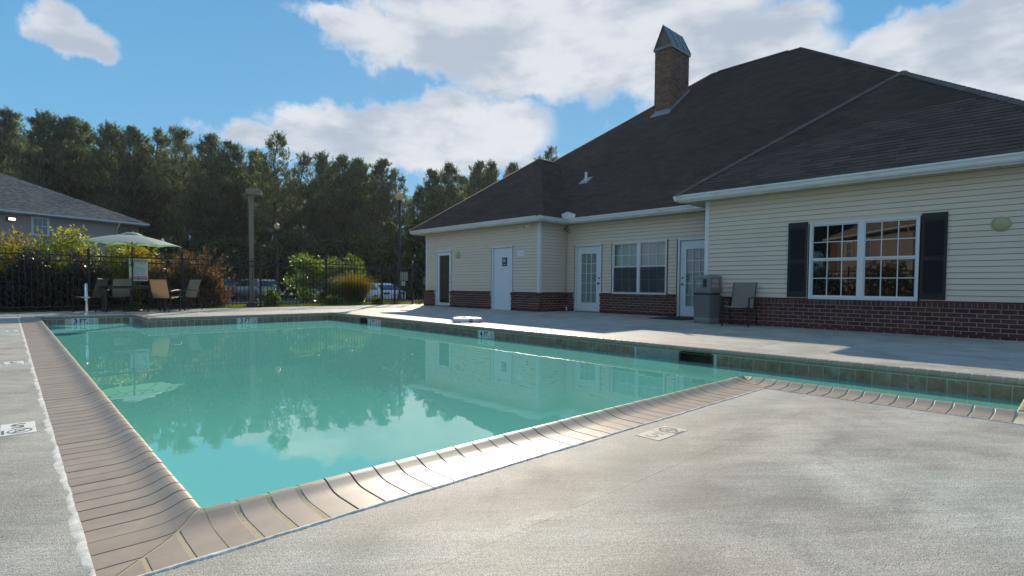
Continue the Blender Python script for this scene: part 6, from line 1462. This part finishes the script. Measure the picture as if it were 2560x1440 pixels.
# mulch and fallen leaves along the deck edge
n_ = 9000; X = r_.uniform(-4, 12.3, n_); Y = r_.uniform(19.9, 20.55, n_); P = np.stack([X, Y, -.035+.03*r_.rand(n_)], 1); v, _ = leaf_quads(P, .03, r_, None, up_b=0, elong=1.8)
link('mulch', np_mesh('mulch', v, np.arange(len(v)).reshape(-1, 4), mat('bark_mulch', (.16, .06, .035), rough=.8, var=.2, attr=.6, hue=.02), r_.rand(n_)))['kind'] = 'stuff'
n_ = 1500; X = r_.uniform(8.6, 13.2, n_); Y = r_.uniform(19.88, 20.15, n_); a = r_.rand(n_)*6.28; Hh = .04+.12*r_.rand(n_)
V = np.stack([np.stack([X-np.cos(a)*.006, Y-np.sin(a)*.006, 0*X-.02], 1), np.stack([X+np.cos(a)*.006, Y+np.sin(a)*.006, 0*X-.02], 1), np.stack([X+r_.randn(n_)*.03, Y+r_.randn(n_)*.03, Hh], 1)], 1).reshape(-1, 3)
link('edge_grass', np_mesh('edge_grass', V, np.arange(len(V)).reshape(-1, 3), m_grass, r_.rand(n_)))['kind'] = 'stuff'
# hedge at the left of the deck, mirrored in the near window
for i in range(6): shrub('side_hedge_shrub', -5.2, 15.5-3.0*i, -.08, (.9, 1.6), 1.9+.2*(i % 2), m_ygreen if i % 2 else m_leafdk, 3000, .10, 110+i, ['farthest','second farthest','third farthest','third nearest','second nearest','nearest'][i]+' hedge shrub outside the left side fence, mirrored in the near window', 0, .3, 'hedge outside the left side fence')
for i, (x, y, s_) in enumerate(((-38, 23.5, 2), (-43, 20.5, 2), (-47, 26, 0), (-46, 16, 2), (-42, 28.5, 2), (-52, 22, 0))):
    t = empty('pine_tree', (x, y, -.5), i*1.3, label=['nearest','middle','far left','far right','near left','farthest'][i]+' pine behind the mirrored apartment house, seen only in the window', cat='tree', group='pines behind the mirrored house')
    for nm, me in zip(('trunk', 'limbs', 'crown'), PV[s_]):
        o = bpy.data.objects.new(nm, me); col.objects.link(o); o.parent = t
# bits of litter on the concrete
r_ = random.Random(3)
db = MB()
for x, y in ((.02, 9.1), (.09, 9.15), (.28, 12.0), (8.2, 10.5), (8.4, 10.3), (9.6, 4.1), (10.5, 3.2), (7.9, 8.8), (9.9, 7.0), (11.1, 4.2)):
    for k in range(3):
        a = r_.random()*6.28; px_, py_ = x+r_.uniform(-.03, .03), y+r_.uniform(-.02, .02); s_ = r_.uniform(.004, .010)
        db.add([(px_, py_, .004), (px_+s_*math.cos(a), py_+s_*math.sin(a), .012), (px_+s_*1.8*math.cos(a+.4), py_+s_*1.8*math.sin(a+.4), .005), (px_+s_*math.cos(a+1.0), py_+s_*math.sin(a+1.0), .008)], [(0, 1, 2, 3)])
db.build('leaf_litter', mat('dry_leaf', (.05, .035, .02), rough=.9))['kind'] = 'stuff'
wd = MB(); rr = random.Random(6)
for (x, y) in ((XR-.10, 3.0), (XR-.10, .9), (XR-.10, 5.9), (XR-.1, 2.2)):
    for k in range(14):
        a = rr.random()*6.28; l = rr.uniform(.02, .05); wd.add([(x, y, 0), (x+l*math.cos(a)*.6, y+l*math.sin(a), l*.5), (x+l*math.cos(a), y+l*math.sin(a)*1.3, l*.8), (x+l*.5*math.cos(a+.5), y+l*.6*math.sin(a+.5), l*.7)], [(0, 1, 2, 3)])
wd.build('wall_weeds', m_bgreen)['kind'] = 'stuff'

# thin haze volume, added to lighten the dark far trees
hm = bpy.data.materials.new('air_haze'); hm.use_nodes = True; t = NT(hm.node_tree)
ou = t.n('ShaderNodeOutputMaterial'); pv = t.n('ShaderNodeVolumePrincipled', {'Color': (.9, .93, 1, 1), 'Density': .00022, 'Anisotropy': .45}); t.nt.links.new(pv.outputs[0], ou.inputs['Volume'])
hz_ = MB().box(-430, 430, -430, 430, -1.8, 24).build('haze', hm); hz_['kind'] = 'stuff'
